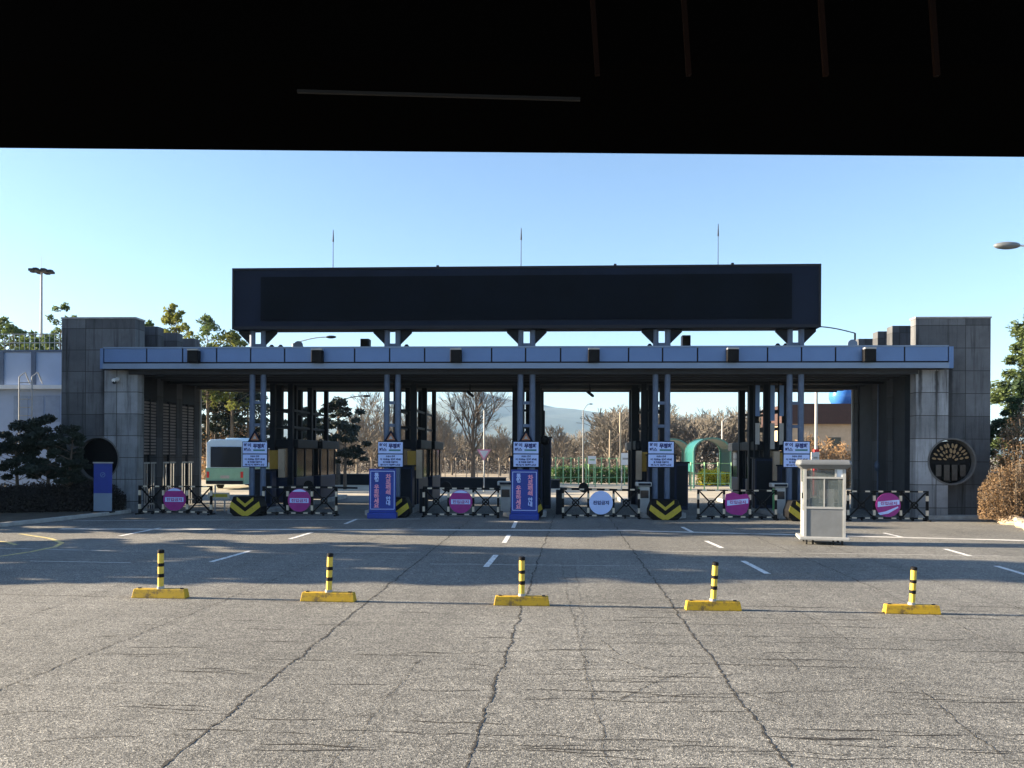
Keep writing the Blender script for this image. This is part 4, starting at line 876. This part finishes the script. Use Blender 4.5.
t = empty('satellite_dish', (X(851.5, G + 2), G + 2, zt - .1), 0, 'small round dish on the canopy roof right of the display board', 'dish', 'round dishes on the canopy roof'); MB().tube((0, 0, 0), (0, 0, .45), .035).build('mast', M['off'], t); MB().disc((0, .6), .2, -.06, 0, 20).build('reflector', M['alu_light'], t)
c_ = clone(t, (X(298, G + 2), G + 2, zt - .1), 0, 'small round dish on the canopy roof right of the first post pair')
P = at(293, 345, 60); lamp(P.x, 60, P.z + .6, 2.6, 'street lamp arm showing just above the canopy right of the first post pair', m='off')
P = at(816, 455, 50); t = empty('pale_pole', (P.x, 50, 0), 0, 'slim pale pole with red base rising behind the guard booth', 'pole'); MB().tube((0, 0, 0), (0, 0, 7.6), .09, n=8).build('shaft', M['off'], t); MB().box(-.14, .14, -.14, .14, 0, 2.85).build('red_base', M['red'], t)
P = at(583, 470, 60); lamp(P.x, 60, Z(583, 404, 60), .45, 'thin grey lamp pole right of the middle islands', m='booth_grey', r=.04)
P = at(722, 470, 95); lamp(P.x, 95, Z(722, 417, 95), .9, 'pale lamp pole above the teal arched shelters', m='off', r=.08)
P = at(620, 470, 70); t = empty('brown_pole', (P.x, 70, 0), 0, 'slim brown pole standing before the bare trees right of the middle lane', 'pole'); MB().tube((0, 0, 0), (0, 0, Z(620, 412, 70)), .1, .07, 8).build('shaft', M['beige'], t); MB().tube((-.9, 0, 0), (-.9, 0, Z(620, 430, 70)), .07, .05, 8).build('short_shaft', M['beige'], t)
P = at(350, 470, 75); lamp(P.x - 1.2, 75, Z(350, 396, 75), 2.4, 'dark street lamp seen through the second lane beside the pines', m='dark_steel', r=.07)

# traffic signs beyond the gate
def board(a, b, y0_, y1_, Y, lab, m, pm, name='sign_board'):
    P = at((a + b) / 2, 470, Y); x0, x1 = at(a, 470, Y).x - P.x, at(b, 470, Y).x - P.x; t = empty(name, (P.x, Y, 0), 0, lab, 'sign board', 'sign boards beyond the gate')
    z1_, z0_ = Z(a, y0_, Y), Z(a, y1_, Y); MB().box(x0, x1, -.04, 0, z0_, z1_).build('panel', M[m], t); MB().box(x0 + .1, x1 - .1, -.046, -.041, z0_ + (z1_ - z0_) * .45, z0_ + (z1_ - z0_) * .6).build('printed_line', M[pm], t)
    MB().tube((x0 + .05, .03, 0), (x0 + .05, .03, z1_), .045).tube((x1 - .05, .03, 0), (x1 - .05, .03, z1_), .045).build('legs', M[pm], t)
board(588, 596, 456, 464, 62, 'small white board on green legs right of the middle lane', 'white', 'ltgreen')
board(621, 635, 453, 465, 58, 'wide white notice board left of the fourth island', 'white', 'off')
board(811, 819, 452, 464, 47, 'small white board behind the guard booth roof', 'white', 'off')
P = at(484, 470, 52); t = empty('yield_sign', (P.x, 52, 0), 0, 'inverted triangular sign on a thin pole beside the big bare tree', 'traffic sign'); MB().tube((0, 0, 0), (0, 0, 5.3), .05).build('pole', M['off'], t); MB().prism([(-.45, 2.75), (.45, 2.75), (0, 2.0)], -.08, -.05).build('plate', M['pink'], t); MB().prism([(-.3, 2.67), (.3, 2.67), (0, 2.17)], -.088, -.081).build('centre', M['white'], t)

# coach
P = at(224, 492, 52); t = empty('coach', (at(225, 490, 52).x, 52, 0), R(4), 'pale blue and green coach parked beyond the leftmost lane', 'coach')
def hull(w, y0, y1, z0, z1, r=.25): return [(-w, z0), (w, z0), (w, z1 - r), (w - r, z1), (-w + r, z1), (-w, z1 - r)]
MB().prism(hull(1.25, 0, 0, .35, 3.35), 0, 10.5).build('body', M['bus_blue'], t, bevel=.06)
MB().prism([(-1.26, .4), (1.26, .4), (1.26, 1.45), (-1.26, 1.45)], -.03, 10.53).build('lower_panel', M['bus_green'], t)
MB().box(-.95, 1.08, -.05, -.002, 1.5, 2.85).build('rear_window', M['glass_dark'], t)
MB().box(-.3, .3, -.045, -.031, .75, .95).build('number_plate', M['off'], t)
for x_ in (-1.25, 1.25): MB().tube((x_, 10.4, 2.9), (x_ * 1.25, 10.5, 2.9), .03).box(x_ * 1.25 - .1, x_ * 1.25 + .1, 10.45, 10.52, 2.3, 2.9).build('mirror', M['black'], t)
MB().box(-1.0, 1.0, 3.0, 5.0, 3.352, 3.5).build('roof_unit', M['bus_blue'], t, bevel=.04)
for s in (-1, 1): MB().box(min(s * 1.252, s * 1.27), max(s * 1.252, s * 1.27), .6, 9.8, 1.75, 2.75).build('side_window', M['glass_dark'], t)
for x_ in (-1.12, 1.12): MB().box(x_ - .08, x_ + .08, -.07, -.031, .8, 1.2).build('tail_light', M['red'], t)
MB().box(-1.2, 1.2, -.12, -.031, .38, .6).build('bumper', M['dark_steel'], t)
for x_ in (-1.1, 1.1):
    for y_ in (2.3, 8.2): MB().tube((x_ - .14, y_, .48), (x_ + .14, y_, .48), .48, n=18).build('wheel', M['rubber'], t)
# teal arched shelters
def shelter(a0, a1, Y, ytop, lab, i):
    P = at((a0 + a1) / 2, 470, Y); hw = (at(a1, 470, Y).x - at(a0, 470, Y).x) / 2; zt_ = Z(a0, ytop, Y); t = empty('arched_shelter', (P.x, Y, 0), 0, lab, 'shelter', 'teal arched shelters beyond the gate')
    n = 12; r_in = hw; 
    for nm, y0, y1, m in (('arch_frame', 0, .15, 'arch_green'), ('arch_frame', 3.8, 3.95, 'arch_green')):
        m_ = MB(); rad = hw; k0 = zt_ - rad * .75
        for k in range(n):
            a, b = math.pi * k / n, math.pi * (k + 1) / n; m_.bar((rad * math.cos(a), (y0 + y1) / 2, k0 + rad * .75 * math.sin(a)), (rad * math.cos(b), (y0 + y1) / 2, k0 + rad * .75 * math.sin(b)), .12)
        m_.box(-rad - .06, -rad + .06, y0, y1, 0, k0); m_.box(rad - .06, rad + .06, y0, y1, 0, k0); m_.build(nm, M[m], t)
    m_ = MB(); rad = hw + .06; k0 = zt_ - rad * .75
    pts = [(rad * math.cos(math.pi * k / n), k0 + rad * .75 * math.sin(math.pi * k / n)) for k in range(n + 1)]; pin = [(x * .97, k0 + (z - k0) * .96) for x, z in pts]
    m_.prism([(-rad, 1.2)] + pts[::-1] + [(rad, 1.2)] + [(rad * .97, 1.2)] + pin + [(-rad * .97, 1.2)], .15, 3.8)
    m_.build('roof_sheet', M['teal'], t)
shelter(694, 731, 60, 438, 'teal arched shelter seen between the fourth and fifth islands', 0)
shelter(655, 690, 66, 439, 'teal arched shelter partly behind the fourth island', 1)
# yellow flowers, green fence
for i, (a, b) in enumerate(((706, 66), (716, 66), (727, 67), (740, 68))):
    P = at(a, 470, b); shrub((P.x, b, 0), .8, .5, 1.35, 80 + i, f'{["leftmost","second","third","rightmost"][i]} low yellow flowering shrub by the teal shelters', 'flower', 700, .11, 'flowering_shrub', 'shrub', 'yellow shrubs by the shelters', sm='shrub_g')
def railfence(a, b, Y, y0_, lab, m, name='rail_fence', n=10, grp='fences beyond the gate', pm=None, wires=3, h=None, rp=.05, rw=.045):
    A = at(a, 470, Y); B = at(b, 470, Y); t = empty(name, (A.x, Y, 0), 0, lab, 'fence', grp); L = B.x - A.x; h = h or Z(a, y0_, Y)
    for k in range(n + 1): x_ = L * k / n; MB().tube((x_, 0, 0), (x_, 0, h), rp, n=6).build('post', M[pm or m], t)
    m_ = MB()
    for k in range(wires): z_ = h * (.25 + .7 * k / max(1, wires - 1)); m_.box(0, L, -.01, .01, z_, z_ + rw)
    m_.build('rails', M[m], t)
railfence(548, 640, 66, 457, 'light green rail fence right of the middle islands', 'ltgreen', n=12); railfence(664, 745, 56, 462, 'light green low fence between the fourth and fifth islands', 'ltgreen', n=6)
railfence(318, 640, 80, 457, 'long wire fence on pale concrete posts before the bare wood', 'dark_steel', n=30, name='wire_fence', pm='beige', wires=5, rp=.045, rw=.012)
P = at(747, 470, 50); t = empty('green_gate_panel', (P.x, 50, 0), 0, 'bright green mesh panel left of the fifth island', 'gate panel'); MB().box(-.55, .55, 0, .05, .8, 2.1).build('mesh_panel', M['green'], t); MB().tube((-.58, 0, 0), (-.58, 0, 2.2), .05).tube((.58, 0, 0), (.58, 0, 2.2), .05).build('frame_posts', M['ltgreen'], t)
for i in range(9):
    a = 556 + i * 9.5; P = at(a, 470, 70); shrub((P.x, 70, 0), .85, .5, 1.5, 90 + i, f'{(names + ["sixth", "seventh", "eighth", "ninth"])[i]} green shrub from the left, clipped row behind green fence', 'shrub_g', 420, .13, 'clipped_shrub', 'shrub', 'clipped shrubs behind the green fence', stems=False)
# brown roofed building and blue tank
Yh = 85; x0, x1 = at(790, 420, Yh).x, at(905, 420, Yh).x; t = empty('brown_building', ((x0 + x1) / 2, Yh, 0), 0, 'low building with dark brown roof band behind the rightmost lane', 'building'); c0 = (x0 + x1) / 2
MB().box(x0 - c0, x1 - c0, 0, 10, 0, Z(820, 424, Yh)).build('wall', M['beige'], t); MB().box(x0 - c0 - .3, x1 - c0 + .3, -.6, 10.4, Z(820, 424, Yh), Z(820, 404, Yh)).build('roof', M['roofbrown'], t)
for k in range(4): xx = x0 - c0 + 1.2 + k * 2.6; MB().box(xx, xx + 1.4, -.04, -.004, 2.6, 4.4).build('window', M['glass_dark'], t)
P = at(842, 393, 92); t = empty('globe_tank', (P.x, 92, 0), 0, 'glossy blue and white globe above the brown roof', 'tank'); MB().sphere((0, 0, P.z - .35), 1.4, 24).build('globe', M['bluesphere'], t, smooth=True); MB().tube((0, 0, 0), (0, 0, P.z - 1.4), .35).build('stand', M['off'], t)
for i, a in enumerate((808, 826, 845)):
    P = at(a, 470, 60 + i); shrub((P.x, 60 + i, 0), 1.4, .8, 3.9 - .3 * i, 120 + i, f'{["left","middle","right"][i]} dry brown bush behind the guard booth', 'dry', 1800, .13, 'dry_bush', 'bush', 'dry bushes behind the booth')
# leafy trees behind
P = at(216, 470, 70); leafy_tree((P.x, 70, 0), 8.0, 9.5, 31, 'broad dark evergreen above the parked coach', 'needle_d', 'dark evergreens behind the gate', 'evergreen_tree', .3, 60, 110, .2, .6, .2)
P = at(250, 470, 68); leafy_tree((P.x, 68, 0), 7.8, 7, 32, 'dark evergreen right of the coach behind the first island', 'needle_d', 'dark evergreens behind the gate', 'evergreen_tree', .3, 46, 100, .2, .6, .2)
P = at(338, 470, 62); leafy_tree((P.x, 62, 0), 6.7, 4.4, 33, 'flat topped dark pine in the gap of the second lane', 'needle_d', 'dark evergreens behind the gate', 'pine_tree', .55, 34, 120, .16, .5, .16)
P = at(345, 470, 54); leafy_tree((P.x, 54, 0), 4.6, 3.6, 34, 'lower dark pine in front of the flat topped one', 'needle_d', 'dark evergreens behind the gate', 'pine_tree', .35, 30, 80, .14, .5, .1)
P = at(305, 470, 58); leafy_tree((P.x, 58, 0), 5.6, 4, 35, 'dark evergreen glimpsed between the first island columns', 'needle_d', 'dark evergreens behind the gate', 'evergreen_tree', .3, 34, 90, .16, .6, .12)
for i, (a, ytop, W_, Y) in enumerate(((174, 305, 4.0, 58), (208, 318, 5.6, 66), (232, 333, 5.4, 66), (60, 302, 4.6, 56), (4, 318, 5.5, 54), (30, 332, 4, 52), (148, 322, 3.5, 58), (50, 338, 3.5, 50))):
    P = at(a, 470, Y); leafy_tree((P.x, Y, 0), Z(a, ytop, Y), W_, 130 + i, ['sunlit yellow green pine above the left stepped piers', 'dark green pine between the yellow pine and the display board', 'yellow green pine tucked under the left end of the display board', 'sparse tall pine just left of the left tower', 'bushy pine at the left edge above the building', 'small pine behind the building railing', 'thin pine tip just right of the left tower', 'low pine behind the mast'][i],
                                 'needle_y' if i in (0, 2) else 'needle_g', 'pines rising above the left side', 'pine_tree', .5, 60 if i in (3, 6) else 80, 34 if i in (3, 6) else 46, .15, .75, .12, openness=.62 if i in (3, 6) else .8)
# --- bare trees
P = at(473, 481, 66); bare_tree((P.x, 66, 0), 9.0, 5, 'large leafless tree with dark trunk in the centre left lane', None, 'bark', 4, .5, .3, .17, minr=.010, upw=.15)
for i, (a, Y, H_, s_) in enumerate(((440, 84, 6.2, 2), (425, 88, 7.4, 3), (372, 85, 8.6, 8), (357, 78, 6.5, 9), (388, 92, 8, 10), (500, 90, 5.2, 12), (558, 95, 5.5, 14), (452, 94, 6.5, 15), (408, 86, 7, 16))):
    P = at(a, 481, Y); bare_tree((P.x, Y, 0), H_, s_ * 11, ['leafless tan tree just left of the large bare tree', 'leafless tan tree left of the centre lane behind the fence', 'tall leafless tree between the first and second islands', 'leafless tree behind the dark pines', 'leafless tree glimpsed beside the second post pair', 'low leafless tree right of the large bare tree', 'low leafless tree right of the third island', 'leafless tan tree behind the large bare one', 'leafless tree glimpsed through the second island columns'][i], 'leafless trees beyond the fence', 'bark_pale', 4, .55, .25, .12, minr=.02)
# woodland mass
protos = []
for s_ in range(4):
    rnd = random.Random(200 + s_); mb = MB(); tips = []
    branch(mb, Vector((0, 0, 0)), Vector((0, 0, 1)), .34, .028, 4, rnd, tips, .62, (2, 4), .2, 3, .0035); protos.append((mb.v, mb.f))
wd = MB(); rnd = random.Random(9)
def ztop(a):    # treeline height in the photograph
    pts = [(100, 440), (330, 432), (380, 430), (440, 428), (520, 437), (580, 434), (600, 426), (625, 402), (650, 405), (680, 410), (720, 405), (770, 412), (900, 415)]
    for (x0, y0), (x1, y1) in zip(pts[:-1], pts[1:]):
        if x0 <= a <= x1: return y0 + (y1 - y0) * (a - x0) / (x1 - x0)
    return 440
for k in range(250):
    a = rnd.uniform(300, 880); Y = rnd.uniform(105, 150); P = at(a, 470, Y); H_ = Z(a, ztop(a) + rnd.uniform(-3, 16), Y); v, f = protos[k % 4]; w_ = rnd.uniform(0, 6.3); c, s = math.cos(w_), math.sin(w_); hh = H_ / .95; ww = hh * rnd.uniform(.8, 1.3)
    hh = H_ / max(q[2] for q in v)
    wd.add([(P.x + (x * c - y * s) * ww, Y + (x * s + y * c) * ww, z * hh) for x, y, z in v], f)
M['wood'] = mat('bare_wood', (0.135, 0.12, 0.10), .95, 0, .45, .08)
tag(wd.build('bare_woodland', M['wood']), 'brown leafless woodland stretching across behind the gate', 'woodland', kind='stuff')
# undergrowth band
ug = MB(); rnd = random.Random(19)
for k in range(40000):
    a = rnd.uniform(180, 900); Y = rnd.uniform(100, 155); P = at(a, 470, Y); H_ = Z(a, ztop(a) + 16, Y); z = rnd.random() ** 1.5 * H_; c = Vector((P.x, Y, z)); u = Vector((rnd.gauss(0, 1), rnd.gauss(0, 1), rnd.gauss(0, 1))).normalized(); b = u.orthogonal().normalized(); s = rnd.uniform(.1, .32)
    ug.add([c - u * s, c + b * s * .3, c + u * s, c - b * s * .3], [(0, 1, 2, 3)])
tag(ug.build('undergrowth', leaf_mat('brown_undergrowth', (0.10, 0.082, 0.068), .3)), 'dense brown undergrowth filling the leafless woodland', 'undergrowth', kind='stuff')
# orange brush behind the coach
P = at(228, 470, 72)
for i in range(3):
    P = at(212 + i * 16, 470, 72); shrub((P.x, 72, 0), 1.7, 1, 5.0, 140 + i, f'{["left","middle","right"][i]} orange brown bush above the coach roof', 'dry', 1500, .16, 'dry_bush', 'bush', 'orange brown bushes behind the coach')

# hedge / dark low rows beyond the gate
for i, (a, b, Y, h) in enumerate(((330, 372, 62, .8), (410, 506, 58, .7), (545, 560, 58, .6))):
    A, B = at(a, 470, Y), at(b, 470, Y); t = empty('low_wall', (A.x, Y, 0), 0, ['low dark wall beyond the second lane', 'low dark wall before the large bare tree', 'short low dark wall right of the middle banner'][i], 'low wall', 'low walls beyond the gate')
    MB().box(0, B.x - A.x, 0, .3, 0, h).build('wall', M['dark_steel'], t); MB().box(-.03, B.x - A.x + .03, -.04, .34, h, h + .08).build('coping', M['soffit_l'], t)

# mountains
mb = MB(); Y = 4200; n = 120; prof = [(200, 425), (360, 420), (395, 412), (430, 404), (455, 396), (472, 391), (490, 396), (505, 400), (530, 402), (560, 407), (600, 412), (640, 415), (700, 420), (800, 430), (950, 440)]
xs = [-600 + 2200 * i / n for i in range(n + 1)]
def pz(a):
    if a <= prof[0][0]: y = min(445, prof[0][1] + (prof[0][0] - a) * .03)
    elif a >= prof[-1][0]: y = 442
    else:
        for (x0, y0), (x1, y1) in zip(prof[:-1], prof[1:]):
            if x0 <= a <= x1: t_ = (a - x0) / (x1 - x0); y = y0 + (y1 - y0) * t_; break
    return Z(a, y, Y)
rows = 14; vs = []
for i, a in enumerate(xs):
    xw = at(a, 455, Y).x; H_ = pz(a)
    for j in range(rows + 1):
        u = j / rows; ridge = 1 - abs(u - .5) * 2; ridge = max(0, ridge) ** .9; nzv = noise.noise(Vector((xw * .0035, u * 5, 2))) * .10 * (1 if abs(u - .5) > .04 else .15)
        vs.append((xw, Y - 1500 + 3000 * u, max(-3, H_ * (ridge + nzv * (1 - ridge) * 2) + noise.noise(Vector((xw * .012, u * 9, 0))) * 12 * (ridge > .05))))
fs = [(i * (rows + 1) + j, (i + 1) * (rows + 1) + j, (i + 1) * (rows + 1) + j + 1, i * (rows + 1) + j + 1) for i in range(n) for j in range(rows)]
mb.add(vs, fs); tag(mb.build('mountains', M['mount']), kind='structure')
# haze
hz = MB().box(-5500, 5500, -200, 6500, -2, 420).build('haze', None); hz['kind'] = 'stuff'; hz['label'] = 'thin blue morning haze over the far hills'; hz['category'] = 'haze'
hm = bpy.data.materials.new('haze'); hm.use_nodes = True; t = hm.node_tree; t.nodes.remove(t.nodes['Principled BSDF']); pv = N(t, 'ShaderNodeVolumePrincipled'); pv.inputs['Color'].default_value = (.42, .68, 1, 1); pv.inputs['Density'].default_value = 0.00009; pv.inputs['Anisotropy'].default_value = .0
t.links.new(pv.outputs[0], t.nodes['Material Output'].inputs['Volume']); hz.data.materials.clear(); hz.data.materials.append(hm)

# ================================================================== bus cabin header over the windscreen
Yv = .75
A = at(0, 148, Yv); B = at(1024, 157, Yv); sl = (B.z - A.z) / (B.x - A.x); zc = A.z - sl * A.x
t = empty('windscreen_header', (0, Yv, 0), 0, 'black header and roof lining of the bus above the windscreen, across the top of view', 'bus header')
prof_ = [(-.0, 0), (.05, .03), (.09, .08), (.10, .75), (-.02, .75), (-2.4, .82), (-2.4, .78), (-.08, .70), (-.05, .06)]
vs = []; n = len(prof_)
for x_ in (-1.7, 1.7): vs += [(x_, y_, zc + sl * x_ + z_) for y_, z_ in prof_]
m_ = MB(); m_.add(vs, [tuple(range(n)), tuple(range(2 * n - 1, n - 1, -1))] + [(i, (i + 1) % n, n + (i + 1) % n, n + i) for i in range(n)]); m_.build('header_panel', M['cabin'], t)
a, b = at(300, 95, Yv - .055), at(580, 103, Yv - .055); MB().bar((a.x, -.062, a.z), (b.x, -.062, b.z), .0025, .003).build('seam_trim', M['cabin2'], t)
for a_ in (598, 690, 828, 940): p = at(a_, 42, Yv - .09); MB().bar((p.x, -.085, p.z - .025), (p.x - .006, -.085, p.z + .06), .004).build('curtain_fold', M['curtain'], t)
